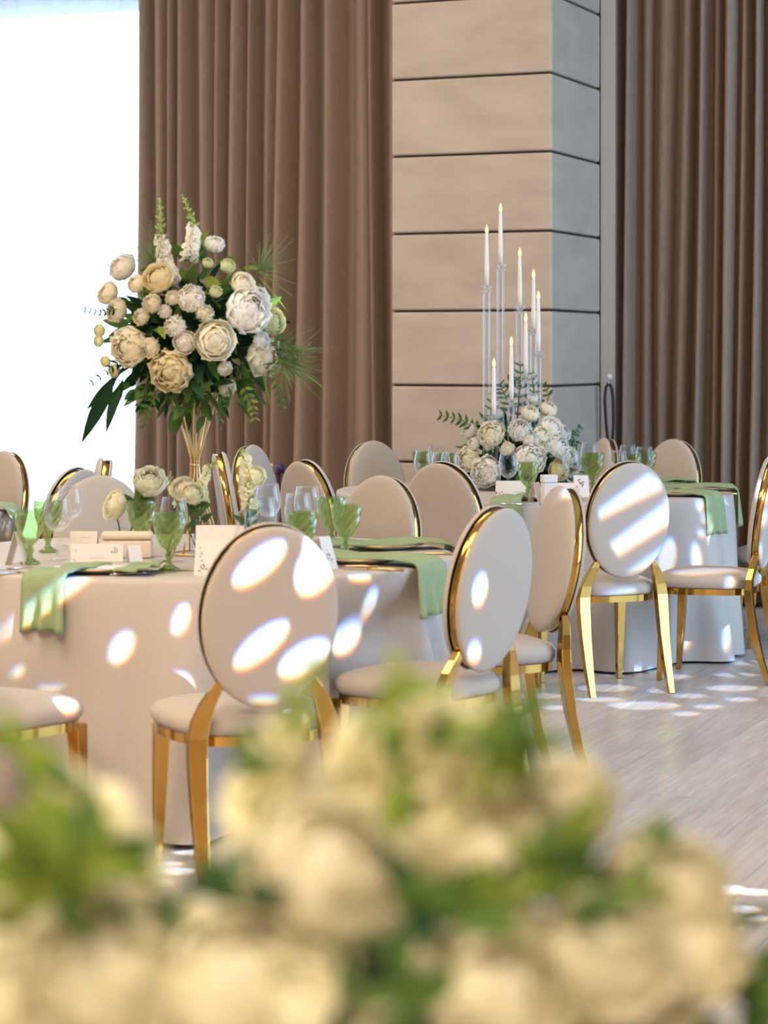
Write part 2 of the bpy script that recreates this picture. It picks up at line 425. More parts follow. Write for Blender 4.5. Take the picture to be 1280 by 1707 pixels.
# ================================================================== STAGE PROJECTOR (throws the pattern of light spots)
GP = Vector((2.6, 2.5, 3.6))
GAX = (Vector((0.35, 8.2, 0.55)) - GP).normalized()
GX = GAX.cross(Vector((0, 0, 1))).normalized(); GY = GX.cross(GAX)
GD = 0.40
HOLES = [
    (-0.11294, -0.03991, 0.00458, 0.00328, 0.00227, -0.00172),
    (-0.10013, -0.04052, 0.00236, 0.00482, 0.00417, -0.00156),
    (-0.10897, -0.05276, 0.00465, 0.00317, 0.00215, -0.00158),
    (-0.09909, -0.05532, 0.00483, 0.00222, 0.00218, -0.00195),
    (-0.10650, -0.02811, 0.00100, 0.00237, 0.00155, -0.00133),
    (-0.09781, -0.02597, 0.00083, 0.00273, 0.00127, -0.00073),
    (-0.10262, -0.03710, 0.00105, 0.00176, 0.00120, -0.00153),
    (-0.05407, -0.02201, -0.00003, 0.00162, 0.00191, -0.00013),
    (-0.05761, -0.02705, 0.00344, 0.00306, 0.00326, -0.00058),
    (-0.09530, -0.06352, 0.00127, 0.00082, 0.00064, -0.00081),
    (-0.05909, -0.01909, 0.00320, 0.00031, -0.00007, -0.00051),
    (-0.12022, -0.02641, 0.00047, 0.00065, 0.00047, -0.00080),
    (-0.10088, -0.03827, 0.00281, -0.00147, 0.00004, -0.00054),
    (-0.10590, -0.06112, 0.00352, -0.00020, 0.00014, -0.00033),
    (-0.09654, -0.06199, 0.00258, -0.00141, -0.00079, -0.00104),
    (-0.12821, -0.04601, 0.00221, -0.00100, -0.00200, -0.00233),
    (-0.11496, -0.03077, 0.00214, -0.00066, 0.00004, -0.00030),
    (-0.04578, -0.03310, 0.00051, 0.00288, 0.00244, 0.00027),
    (-0.04493, -0.04317, 0.00001, 0.00171, 0.00221, 0.00031),
    (-0.11710, -0.01544, 0.00634, 0.00464, 0.00301, -0.00044),
    (-0.09741, -0.06544, 0.00172, -0.00067, 0.00002, -0.00050),
    (-0.09634, -0.06787, 0.00253, -0.00065, -0.00130, -0.00151),
    (-0.10461, -0.07307, 0.00270, -0.00071, -0.00103, -0.00120),
    (-0.10692, -0.07687, 0.00384, -0.00103, -0.00154, -0.00180),
    (-0.11346, -0.08173, 0.00190, -0.00052, -0.00154, -0.00179),
    (-0.11758, -0.08830, 0.00190, -0.00054, -0.00128, -0.00149),
    (0.05127, 0.03413, 0.06351, 0.04112, 0.06650, 0.03976, 0.06707, 0.03796, 0.05156, 0.03226),
    (0.05393, 0.02763, 0.06869, 0.03592, 0.06923, 0.03124, 0.05599, 0.02508),
    (0.05764, 0.02178, 0.06755, 0.02713, 0.06869, 0.02549, 0.06534, 0.02280),
    (0.05650, 0.01827, 0.00453, 0.00066, 0.00049, -0.00072),
    (0.08009, 0.03384, 0.00256, -0.00007, -0.00147, -0.00421),
    (0.08845, 0.03459, 0.00135, 0.00006, -0.00000, -0.00318),
    (0.09340, 0.03845, 0.00146, 0.00043, 0.00066, -0.00342),
    (0.09489, 0.02083, 0.00176, 0.00076, -0.00214, -0.00600),
    (0.08472, 0.01935, 0.00109, -0.00024, -0.00091, -0.00295),
    (0.06830, 0.03447, 0.00123, -0.00021, -0.00070, -0.00184),
    (0.09115, 0.04573, 0.00162, 0.00017, -0.00024, -0.00145),
    (0.09202, 0.04279, 0.00119, -0.00016, -0.00020, -0.00141),
    (0.09060, 0.03968, 0.00126, 0.00002, -0.00011, -0.00077),
    (0.09978, 0.04642, 0.00167, 0.00060, 0.00018, -0.00227),
    (0.09393, 0.03248, 0.00175, 0.00034, -0.00063, -0.00169),
    (0.09242, 0.02619, 0.00127, -0.00021, 0.00009, -0.00135),
    (0.08246, 0.02519, 0.00788, -0.00063, -0.00136, -0.00163),
    (0.06908, 0.01014, 0.00911, 0.00066, -0.00013, -0.00085),
    (0.07578, 0.00667, 0.00278, -0.00044, -0.00121, -0.00137),
    (0.05518, 0.00265, 0.00587, -0.00097, -0.00178, -0.00202),
    (0.06478, -0.00088, 0.00249, -0.00042, -0.00120, -0.00136),
    (0.03807, 0.00053, 0.00476, -0.00081, -0.00146, -0.00166),
    (0.04832, -0.00352, 0.00485, -0.00083, -0.00118, -0.00134),
    (0.05452, -0.00847, 0.00737, -0.00129, -0.00209, -0.00236),
    (0.06861, -0.00465, 0.00376, -0.00064, -0.00121, -0.00136),
    (0.08144, -0.00170, 0.00575, -0.00095, -0.00153, -0.00172),
    (0.08882, 0.00577, 0.00451, -0.00071, -0.00123, -0.00138),
    (0.09757, 0.01229, 0.00391, -0.00059, -0.00124, -0.00139),
    (0.06693, -0.01143, 0.00314, -0.00055, -0.00121, -0.00136),
    (0.05894, -0.01473, 0.00273, -0.00049, -0.00120, -0.00135),
    (0.07753, -0.00854, 0.00318, -0.00055, -0.00122, -0.00137),
    (0.03579, -0.00673, 0.00309, -0.00055, -0.00117, -0.00133),
    (0.02638, -0.00965, 0.00258, -0.00047, -0.00116, -0.00132),
    (-0.01910, -0.11377, 0.00319, -0.00090, -0.00231, -0.00260),
    (-0.02661, -0.11853, 0.00225, -0.00065, -0.00144, -0.00162),
    (-0.01535, -0.11645, 0.00287, -0.00081, -0.00145, -0.00163),
    (-0.02517, -0.12505, 0.00283, -0.00083, -0.00173, -0.00194),
    (-0.02928, -0.13079, 0.00361, -0.00108, -0.00173, -0.00194),
    (-0.03668, -0.13510, 0.00201, -0.00061, -0.00115, -0.00129),
    (0.00312, 0.00665, 0.00140, -0.00030, -0.00063, -0.00143),
    (-0.05779, 0.05116, 0.00318, 0.00156, 0.00317, -0.00066),
]
def projector():
    from mathutils.geometry import delaunay_2d_cdt
    t = thing('stage_projector', 'black stage projector with a pierced pattern plate hanging from the ceiling', 'projector', GP)
    S_ = 0.34
    pts = [Vector((-S_, -S_)), Vector((S_, -S_)), Vector((S_, S_)), Vector((-S_, S_))]
    edges = [(0, 1), (1, 2), (2, 3), (3, 0)]; polys = []
    for h in HOLES:
        n = 18; b0 = len(pts); poly = []
        if len(h) == 6:
            for k in range(n):
                a = 2 * pi * k / n
                poly.append(Vector((h[0] + h[2] * cos(a) + h[4] * sin(a), h[1] + h[3] * cos(a) + h[5] * sin(a))))
        else:
            poly = [Vector((h[i], h[i + 1])) for i in range(0, len(h), 2)]
        polys.append(poly); pts += poly
        edges += [(b0 + k, b0 + (k + 1) % len(poly)) for k in range(len(poly))]
    def inside(p, poly):
        c = False; j = len(poly) - 1
        for i in range(len(poly)):
            if (poly[i].y > p.y) != (poly[j].y > p.y) and p.x < (poly[j].x - poly[i].x) * (p.y - poly[i].y) / (poly[j].y - poly[i].y) + poly[i].x: c = not c
            j = i
        return c
    v2, _, f2, *_r = delaunay_2d_cdt(pts, edges, [], 0, 1e-7)
    keep = []
    for f in f2:
        c = (v2[f[0]] + v2[f[1]] + v2[f[2]]) / 3
        if not any(inside(c, q) for q in polys): keep.append(tuple(f))
    obj('pattern_plate', mesh('pattern_plate', [GAX * GD + GX * p.x + GY * p.y for p in v2], keep, M_DARK, False), t)
    g = G()
    R_ = Matrix((GX, GY, GAX)).transposed().to_4x4()
    for (c, d) in [((0, S_, 0.18), (2 * S_, 0.01, 0.46)), ((0, -S_, 0.18), (2 * S_, 0.01, 0.46)), ((S_, 0, 0.18), (0.01, 2 * S_, 0.46)), ((-S_, 0, 0.18), (0.01, 2 * S_, 0.46)), ((0, 0, -0.05), (2 * S_, 2 * S_, 0.01))]:
        g.box(c, d, R_)
    g.build('housing', M_DARK, t, False)
    G().tube([(0, 0, S_), (0, 0, H - GP.z)], 0.02, 8).build('hanger', M_DARK, t)
    # the lamp's lens splits its beam a little: red, green and blue leave from points a few millimetres apart
    for k, c in enumerate([(1, 0.05, 0.0), (0.0, 1, 0.12), (0.1, 0.1, 1)]):
        l = bpy.data.lights.new('projector_lamp', 'SPOT'); l.energy = (0.9, 1.0, 1.45)[k] * PROJ; l.color = c
        l.spot_size = radians(86); l.spot_blend = 0.0; l.shadow_soft_size = 0.0007
        o = bpy.data.objects.new('projector_lamp', l); col.objects.link(o)
        o.location = GP + (GX * 0.5 + GY * -0.9) * 0.0005 * (k - 1)
        o.rotation_euler = GAX.to_track_quat('-Z', 'Y').to_euler()
PROJ = 3800.0
projector()

# ================================================================== CHAIRS
OVC, OVA, OVB, LEAN = 0.733, 0.182, 0.240, radians(9)
def ovp(x, n, z):     # oval plane coordinates -> chair coordinates (n = forward)
    return Vector((x, -0.245 + n * cos(LEAN) - z * sin(LEAN), OVC + z * cos(LEAN) + n * sin(LEAN)))
def chair_parts():
    root = thing('dining_chair', 'x', 'chair')
    # oval rim
    v = []; f = []; n = 48
    prof = [(0.0, -0.016), (0.003, -0.013), (0.003, 0.013), (0.0, 0.016), (-0.016, 0.016), (-0.016, -0.016)]
    for k in range(n):
        t = 2 * pi * k / n
        for (dr, nn) in prof:
            v.append(ovp((OVA + dr) * cos(t), nn, (OVB + dr) * sin(t)))
    m = len(prof)
    for k in range(n):
        for i in range(m):
            f.append((k * m + i, ((k + 1) % n) * m + i, ((k + 1) % n) * m + (i + 1) % m, k * m + (i + 1) % m))
    obj('back_frame', mesh('back_frame', v, f, M_GOLD), root)
    def pad(sgn, th, ins):
        v = []; f = []; n = 48
        rings = [(1.0, 0.0), (1.012, 0.25), (1.0, 0.55), (0.96, 0.8), (0.88, 0.95), (0.7, 1.06), (0.45, 1.12), (0.2, 1.15)]
        for (rr, h) in rings:
            for k in range(n):
                t = 2 * pi * k / n
                v.append(ovp((OVA - ins) * rr * cos(t), sgn * (0.0155 + th * h), (OVB - ins) * rr * sin(t)))
        for i in range(len(rings) - 1):
            for k in range(n):
                q = (i * n + k, i * n + (k + 1) % n, (i + 1) * n + (k + 1) % n, (i + 1) * n + k)
                f.append(q if sgn < 0 else q[::-1])
        v.append(ovp(0, sgn * (0.0155 + th * 1.155), 0)); b = (len(rings) - 1) * n
        for k in range(n):
            q = (b + k, b + (k + 1) % n, len(v) - 1); f.append(q if sgn < 0 else q[::-1])
        return v, f
    v, f = pad(1, 0.025, -0.007); obj('backrest', mesh('backrest', v, f, M_PAD), root)
    v, f = pad(-1, 0.016, -0.005); obj('back_panel', mesh('back_panel', v, f, M_PAD), root)
    # seat outline
    def outline(n, grow=0.0):
        o = []
        for k in range(n):
            t = 2 * pi * k / n
            c_, s_ = cos(t), sin(t)
            ex = 0.62
            x = (0.222 + grow) * math.copysign(abs(c_) ** ex, c_)
            y = (0.208 + grow) * math.copysign(abs(s_) ** ex, s_)
            if y > 0: y *= 1.06
            x *= 1 + 0.22 * (y / 0.21) * 0.5
            o.append((x, y))
        return o
    n = 48
    v = []; f = []
    rings = [(-0.02, 0.408), (-0.004, 0.412), (0.004, 0.425), (0.004, 0.445), (-0.010, 0.462), (-0.04, 0.473), (-0.09, 0.480), (-0.15, 0.484)]
    for (gr, z) in rings:
        for (x, y) in outline(n, gr): v.append((x, y, z))
    for i in range(len(rings) - 1):
        for k in range(n): f.append((i * n + k, i * n + (k + 1) % n, (i + 1) * n + (k + 1) % n, (i + 1) * n + k))
    f.append(tuple((len(rings) - 1) * n + k for k in range(n)))
    obj('seat', mesh('seat', v, f, M_PAD), root)
    v = []; f = []
    rr = [(-0.006, 0.382), (-0.006, 0.409), (-0.026, 0.409), (-0.026, 0.382)]
    for (gr, z) in rr:
        for (x, y) in outline(n, gr): v.append((x, y, z))
    for i in range(4):
        for k in range(n):
            a, b = i, (i + 1) % 4
            f.append((a * n + k, a * n + (k + 1) % n, b * n + (k + 1) % n, b * n + k))
    o = obj('seat_frame', mesh('seat_frame', v, f, M_GOLD, True), root)
    o.data.set_sharp_from_angle(angle=radians(40)) if hasattr(o.data, 'set_sharp_from_angle') else None
    for s in (-1, 1):
        g = G(); g.barX([(s * 0.186, 0.168, 0.395), (s * 0.189, 0.178, 0.2), (s * 0.191, 0.19, 0.0)], [0.046, 0.036, 0.024], [0.040, 0.032, 0.022])
        bevel(g.build('leg', M_GOLD, root, False), 0.003, 2)
        P = [(s * 0.128, -0.224, 0.562), (s * 0.142, -0.221, 0.535), (s * 0.160, -0.213, 0.50), (s * 0.176, -0.204, 0.455), (s * 0.184, -0.202, 0.41), (s * 0.186, -0.206, 0.36), (s * 0.186, -0.222, 0.25), (s * 0.186, -0.252, 0.12), (s * 0.186, -0.290, 0.0)]
        g = G(); g.barX(P, [0.022, 0.034, 0.043, 0.050, 0.053, 0.052, 0.046, 0.038, 0.028], [0.026, 0.028, 0.030, 0.032, 0.034, 0.034, 0.032, 0.028, 0.022])
        bevel(g.build('leg', M_GOLD, root, False), 0.003, 2)
    return root
chair0 = chair_parts()
used = [False]
SEATS = []
CHG = 'gold framed oval back dining chairs'
def chair(px, top, psi, label, loc=None):
    psi = radians(psi)
    fx, fy = sin(psi), cos(psi)
    if loc is None:
        d = F * (CH - 0.972) / (top - HY)
        x = (px - HX) / F * d
        c = (x + 0.27 * fx, d + 0.27 * fy, 0)
    else: c = (*loc, 0)
    SEATS.append(Vector(c))
    r = copy_tree(chair0) if used[0] else chair0
    used[0] = True
    r.location = c; r.rotation_euler = (0, 0, -psi)
    tag(r, label, 'chair', CHG)
    return r
chair(452, 878, -20, 'cream oval back chair nearest the camera, back turned, big light spots across it')
chair(827, 848, -53, 'chair with two small light spots on its turned back, beside the draped green napkin')
chair(938, 815, -107, 'chair with a plain unlit cushion and gold far edge, facing the near table')
chair(639, 797, -138, 'cream oval back chair directly behind the pair of green napkins lying on the near table')
chair(165, 797, 154, 'cream oval back chair across the near table, behind the butter roses and wine glasses')
chair(0, 0, 35, 'chair at the frame edge showing only its cream seat and one gold leg', loc=(-1.11, 6.36))
chair(736, 773, 35, 'cream chair with an unlit turned back, at the far table before the column')
chair(1050, 772, -22, 'cream oval back chair with broad diagonal stripes of light, back turned, at the far table')
chair(0, 0, -70, 'chair cut by the frame edge, seen side on, light spots on its back', loc=(1.45, 10.1))
chair(0, 0, -90, 'cream chair behind the side-on chair, only its pale seat and legs showing beside the curtain', loc=(1.96, 11.25))
chair(1125, 735, -131, 'cream oval back chair beyond the far table, standing alone against the brown curtain')
chair(1010, 733, -102, 'cream chair seen edge on beyond the far table, between wine glasses near the tieback')
chair(620, 738, 140, 'cream oval back chair highest in view between column and taupe curtain, facing the far table')
chair(508, 770, 55, 'cream chair with a thick gold band, before the taupe curtain above the wine glasses')
chair(368, 757, 82, 'cream chair seen edge on behind the gold flower stand, white strip beside gold band')
chair(418, 745, 115, 'cream oval back chair behind the tallest white snapdragon stem of the bud vase')
chair(130, 783, -60, 'cream oval back chair low before the bright window, gold glint on its top edge')
chair(172, 767, -98, 'cream chair seen edge on in front of the bright window, next to the taupe curtain')
chair(10, 755, -133, 'cream oval back chair cut by the frame, standing at the white table by the window')

# ================================================================== TABLES
def tablecloth(C, R, label, seed, pinch=None, z0=0.012, flare=0.05):
    r = random.Random(seed)
    ph = [r.uniform(0, 2 * pi) for _ in range(6)]
    n = 288
    v = []; f = []
    rows = [(0.0, 'c')]
    zs = []
    for rr in (0.3, 0.6, 0.85, 0.96): zs.append((rr, TT, 0))
    zs += [(0.988, TT - 0.0005, 0), (0.997, TT - 0.004, 0), (1.0, TT - 0.012, 0.0)]
    for k in range(1, 17):
        q = k / 16
        zs.append((1.0, TT - 0.012 - q * (TT - 0.012 - z0), q))
    for (rr, z, q) in zs:
        for k in range(n):
            t = 2 * pi * k / n
            tt = t
            dr = 0.0
            if q > 0:
                fo = (0.50 * sin(9 * t + ph[0] + 0.6 * q) + 0.34 * sin(14 * t + ph[1] + 1.2 * sin(2 * t)) + 0.30 * sin(23 * t + ph[2] + 1.5 * sin(3 * t + ph[3])))
                sharp = math.copysign(abs(fo) ** 0.8, fo)
                dr = flare * q ** 0.8 + 0.092 * sharp * q ** 1.0
                if pinch:
                    for (pt, wd, dep, sh) in pinch:
                        dlt = (t + sh * q - pt + pi) % (2 * pi) - pi
                        wgt = math.exp(-(dlt / wd) ** 2)
                        dr -= dep * wgt * min(1, q * 2.2) * (1 - 0.35 * q)
                        dr += wgt * 0.026 * sin((t + sh * 1.4 * q) * 44) * min(1, q * 3)
            rad = R * rr + dr
            if q > 0:      # the cloth gives way to the seats pushed against it
                sm = min(1.0, (TT - z) / 0.24); sm = sm * sm * (3 - 2 * sm)
                for sc_ in SEATS:
                    D = hypot(sc_.x - C[0], sc_.y - C[1])
                    if D > R + 0.5: continue
                    dl = (t - atan2(sc_.y - C[1], sc_.x - C[0]) + pi) % (2 * pi) - pi
                    if abs(dl) > 0.9: continue
                    p_ = D * sin(dl); e_ = 0.36
                    if abs(p_) < e_:
                        lim = D * cos(dl) - 0.27 * (1 - (p_ / e_) ** 2) ** 0.5 * 1.0
                        lim += (abs(p_) / e_) ** 4 * 0.25
                        if lim < rad: rad = rad + (lim - rad) * sm
            v.append((C[0] + rad * cos(tt), C[1] + rad * sin(tt), z))
    m = len(zs)
    for i in range(m - 1):
        for k in range(n):
            a = i * n + k; b = i * n + (k + 1) % n
            f.append((a, a + n, b + n, b))
    v.append((C[0], C[1], TT)); ci = len(v) - 1
    for k in range(n): f.append((ci, k, (k + 1) % n))
    o = obj('tablecloth', mesh('tablecloth', [Vector(p) - Vector((C[0], C[1], 0)) for p in v], f, M_CLOTH), None, (C[0], C[1], 0))
    return tag(o, label, 'tablecloth', 'floor length ivory tablecloths')
C1 = Vector((-0.644, 7.60, 0)); R1 = 0.885
C2 = Vector((0.735, 11.20, 0)); R2 = 0.97
C3 = Vector((-2.50, 9.87, 0)); R3 = 0.90
tablecloth(C1, R1, 'floor length ivory tablecloth on the near table under the gold flower stand', 11, [(radians(-40), 0.33, 0.05, -0.45)])
tablecloth(C2, R2, 'floor length ivory tablecloth on the far table under the candle centrepiece', 23)
tablecloth(C3, R3, 'bright white tablecloth edge of a third table, cut by the frame near the window', 31)

# ---- glasses
def goblet_mesh():
    g = G()
    n = 20
    prof = [(0.0005, 0.004), (0.030, 0.0035), (0.034, 0.006), (0.022, 0.012), (0.0095, 0.022), (0.0085, 0.034), (0.0125, 0.042), (0.0125, 0.048), (0.0085, 0.055), (0.0105, 0.062), (0.018, 0.070)]
    g.lathe(prof, n)
    # faceted bowl: diamond lattice of alternating ridges
    rows = [(0.020, 0.070), (0.029, 0.082), (0.036, 0.096), (0.041, 0.111), (0.0445, 0.127), (0.0465, 0.143), (0.0475, 0.158), (0.048, 0.170), (0.047, 0.175)]
    def fac(i, k): return 1.045 if (i < 7 and (i + k) % 2 == 0) else (0.965 if i < 7 else 1.0)
    b = G(); b.lathe(rows, n, None, fac)
    ins = G(); ins.lathe([(r - 0.004, z) for r, z in rows][::-1] + [(0.001, 0.073)], n)
    return g, b, ins
gA, gB, gI = goblet_mesh()
me_gstem = mesh('stem', gA.v, gA.f, M_GREEN); me_gbowl = mesh('bowl', gB.v, gB.f, M_GREEN, False)
me_gfoot = None
def wine_mesh():
    s = G(); s.lathe([(0.0005, 0.003), (0.030, 0.002), (0.033, 0.003), (0.010, 0.006), (0.0045, 0.012), (0.0038, 0.05), (0.0042, 0.085), (0.009, 0.094)], 20)
    b = G(); b.lathe([(0.006, 0.092), (0.020, 0.097), (0.033, 0.108), (0.042, 0.124), (0.0455, 0.142), (0.0445, 0.162), (0.041, 0.185), (0.0365, 0.208), (0.0360, 0.209), (0.0352, 0.208), (0.040, 0.184), (0.0435, 0.162), (0.0443, 0.142), (0.041, 0.125), (0.032, 0.110), (0.019, 0.099), (0.0005, 0.0965)], 28)
    return s, b
wS, wB = wine_mesh()
me_ws = mesh('stem', wS.v, wS.f, M_GLASS); me_wb = mesh('bowl', wB.v, wB.f, M_GLASS)
def goblet(p, label, group, s=1.0):
    t = thing('goblet', label, 'goblet', p, rnd.uniform(0, 6), group); t.scale = (s, s, s)
    obj('stem', me_gstem, t); obj('bowl', me_gbowl, t); return t
def wine(p, label, group, s=1.0):
    t = thing('wine_glass', label, 'wine glass', p, rnd.uniform(0, 6), group); t.scale = (s, s, s)
    obj('stem', me_ws, t); obj('bowl', me_wb, t); return t
def top_g(px, t): return TP(px, (t - 154.6) / 0.738)
def top_w(px, t): return TP(px, (t - 191.7) / 0.675)
GG1, GW1, GG2, GW2 = 'green goblets on the near table', 'wine glasses on the near table', 'green goblets on the far table', 'wine glasses on the far table'
goblet(TP(50, 941), 'green pressed glass goblet nearest the frame edge, in front of two wine glasses', GG1)
goblet(TP(80, 921), 'green pressed glass goblet half hidden behind the goblet at the frame edge', GG1)
goblet(TP(282, 952), 'largest looking green goblet standing alone before the bud vase, whole foot showing', GG1, 1.04)
goblet(TP(236, 922), 'green goblet hidden behind the butter rose leaves', GG1)
goblet(top_g(503, 853), 'green goblet just behind the top edge of the nearest chair', GG1)
goblet(top_g(577, 841), 'green goblet with whole stem showing beside the lying napkins', GG1)
goblet(top_g(553, 829), 'green goblet overlapped by the goblet beside the lying napkins', GG1)
wine(top_w(96, 822), 'clear wine glass behind the green goblet at the frame edge, shorter looking of two', GW1)
wine(top_w(116, 806), 'clear wine glass rim rising behind the shorter looking one, against the cream chair', GW1)
wine(top_w(290, 824), 'clear wine glass standing directly behind the large green goblet', GW1)
wine(top_w(447, 803), 'clear wine glass beside the snapdragon bud vase, higher of its pair', GW1)
wine(top_w(438, 825), 'clear wine glass close behind the nearest chair, lower of its pair', GW1)
wine(top_w(512, 807), 'clear wine glass in front of the chair with thick gold band, higher of two', GW1)
wine(top_w(497, 818), 'clear wine glass in front of the chair with thick gold band, lower of two', GW1)
goblet(top_g(880, 770), 'green goblet between a wine glass and the white card, in front of the white flowers', GG2)
goblet(top_g(988, 762), 'green goblet with wide bowl just beside the striped chair back', GG2, 1.12)
goblet(top_g(1052, 758), 'green goblet above the striped chair, inner of two', GG2)
goblet(top_g(1078, 754), 'green goblet above the striped chair, outer of two by the lone chair', GG2)
goblet(top_g(783, 752), 'green goblet half behind the unlit chair, touching the white flowers', GG2)
goblet(top_g(703, 752), 'green goblet behind the unlit chair, at the column edge', GG2)
goblet(top_g(742, 755), 'green goblet behind the unlit chair, in the middle of its cluster', GG2)
wine(top_w(847, 752), 'clear wine glass before the candle flowers, standing by the printed white card', GW2)
wine(top_w(953, 750), 'clear wine glass with sparkling rim before the flowers, beside the wide green goblet', GW2)
wine(top_w(983, 738), 'tall clear wine glass rising behind the wide green goblet', GW2, 1.05)
wine(top_w(1030, 748), 'lowest rimmed clear wine glass above the striped chair', GW2)
wine(top_w(1046, 739), 'highest rimmed clear wine glass above the striped chair', GW2)
wine(top_w(1074, 742), 'clear wine glass above the striped chair nearest the lone chair', GW2)
wine(top_w(706, 748), 'clear wine glass behind the unlit chair, first from the column edge', GW2)
wine(top_w(727, 741), 'clear wine glass behind the unlit chair, highest rim of that cluster', GW2)
wine(top_w(735, 751), 'clear wine glass behind the unlit chair, lowest rim of that cluster', GW2)
wine(top_w(750, 751), 'clear wine glass behind the unlit chair, nearest the white flowers', GW2)

# ---- cards
def sprig_print(g, x, z, s, seed, flip=1):
    r = random.Random(seed)
    for k in range(9):
        a = r.uniform(0, 2 * pi); rr = r.uniform(0.1, 1) * s
        cx, cz = x + flip * rr * cos(a) * 0.9, z + rr * sin(a)
        q = s * r.uniform(0.16, 0.34); b = r.uniform(0, pi)
        g.add([(cx + q * cos(b), 0, cz + q * sin(b)), (cx + q * .4 * cos(b + 1.57), 0, cz + q * .4 * sin(b + 1.57)), (cx - q * cos(b), 0, cz - q * sin(b)), (cx - q * .4 * cos(b + 1.57), 0, cz - q * .4 * sin(b + 1.57))], [(0, 1, 2, 3)])
def tent_card(p, wd, ht, rz, label, prints=(), lines=(), group='white table cards'):
    t = thing('place_card', label, 'card', p, rz, group)
    dp = ht * 0.32
    def face(y0, sgn):
        g = G()
        th = 0.0012
        v = [(-wd / 2, sgn * dp, 0), (wd / 2, sgn * dp, 0), (wd / 2, 0, ht), (-wd / 2, 0, ht)]
        v2 = [(x, y + sgn * th, z) for x, y, z in v]
        g.add(v + v2, [(0, 1, 2, 3), (7, 6, 5, 4), (0, 4, 5, 1), (1, 5, 6, 2), (2, 6, 7, 3), (3, 7, 4, 0)])
        return g
    face(0, -1).build('front_leaf', M_CARD, t, False)
    face(0, 1).build('rear_leaf', M_CARD, t, False)
    ang = atan2(dp, ht)
    for (x, z, s, sd) in prints:
        g = G(); sprig_print(g, x * wd, z * ht, s * ht, sd)
        g.build('printed_sprig', M_INK, t, False, loc=(0, -dp - 0.0018, 0), rot=(-ang, 0, 0))
    if lines:
        g = G()
        for (x, z, l) in lines:
            k = 0.0; r = random.Random(int(z * 1000))
            while k < l:
                q = r.uniform(0.012, 0.03)
                g.add([(x * wd + (k - l / 2) * wd, 0, z * ht - .018 * ht), (x * wd + (k + q - l / 2) * wd, 0, z * ht - .018 * ht), (x * wd + (k + q - l / 2) * wd, 0, z * ht + .018 * ht), (x * wd + (k - l / 2) * wd, 0, z * ht + .018 * ht)], [(0, 1, 2, 3)])
                k += q + 0.012
        g.build('printed_line', M_INK2, t, False, loc=(0, -dp - 0.0018, 0), rot=(-ang, 0, 0))
    return t
tent_card(TP(162, 941), 0.165, 0.066, 0.05, 'wide white place card with dark sprig print, in front of the cream box', [(0.33, 0.62, 0.24, 1), (-0.42, 0.25, 0.12, 2), (-0.40, 0.75, 0.1, 3)], [(0.0, 0.35, 0.3)])
tent_card(TP(140, 917), 0.095, 0.064, -0.1, 'small white place card with grey text behind the wide printed card', (), [(0.05, 0.7, 0.35), (0.05, 0.4, 0.3)])
tent_card(TP(30, 941), 0.05, 0.105, 1.25, 'pinkish tent card seen from its side beside the frame edge goblet', ())
tent_card(TP(223, 944), 0.045, 0.066, 0.6, 'narrow blank white card standing against the cream box', ())
tent_card(TP(362, 958), 0.13, 0.105, -0.12, 'upright white card with dark sprig print, half hidden by the nearest chair', [(-0.30, 0.25, 0.2, 5), (-0.38, 0.62, 0.1, 6), (-0.4, 0.8, 0.07, 8)], [(0.1, 0.5, 0.3)])
tent_card(TP(367, 938), 0.155, 0.12, 0.05, 'larger beige menu card standing behind the sprig printed card', (), [(0.2, 0.6, 0.2), (0.1, 0.35, 0.4)])
tent_card(TP(540, 948), 0.06, 0.10, 1.0, 'white tent card turned sideways by the edge of the nearest chair', [(-0.1, 0.45, 0.2, 9), (0.1, 0.3, 0.12, 10)])
tent_card(TP(853, 831), 0.15, 0.082, 0.02, 'wide white card with dark sprig print on the far table under a wine glass', [(-0.40, 0.3, 0.26, 11), (-0.28, 0.15, 0.14, 12)], [(0.2, 0.4, 0.3)], 'white cards on the far table')
tent_card(TP(945, 832), 0.11, 0.075, -0.15, 'white card lit up by the spotlight on the far table', [(0.42, 0.7, 0.2, 13)], (), 'white cards on the far table')
tent_card(TP(968, 828), 0.07, 0.10, 0.15, 'white card with dark sprig print beside the striped chair', [(-0.1, 0.6, 0.3, 14)], (), 'white cards on the far table')
tent_card(TP(893, 837), 0.05, 0.09, 0.9, 'small white tent card seen from its side under the far green goblet', (), (), 'white cards on the far table')

def soft_box(name, p, d, rz, m, label, cat, bev=0.006, group=None, lid=False):
    t = thing(name, label, cat, p, rz, group)
    g = G().box((0, 0, d[2] * 0.36), (d[0], d[1], d[2] * 0.72)); bevel(g.build('body', m, t, False), bev, 3)
    g = G().box((0, 0, d[2] * 0.865), (d[0] * 1.03, d[1] * 1.03, d[2] * 0.27)); bevel(g.build('lid', m, t, False), bev, 3)
    return t
soft_box('gift_box', TP(212, 930), (0.165, 0.09, 0.085), 0.06, M_BOX, 'cream gift box with soft lid behind the printed place cards', 'box', 0.014)
soft_box('favour_box', TP(915, 838), (0.064, 0.05, 0.125), 0.3, M_CARD, 'tall narrow white favour box beside the far green goblet', 'box', 0.003)

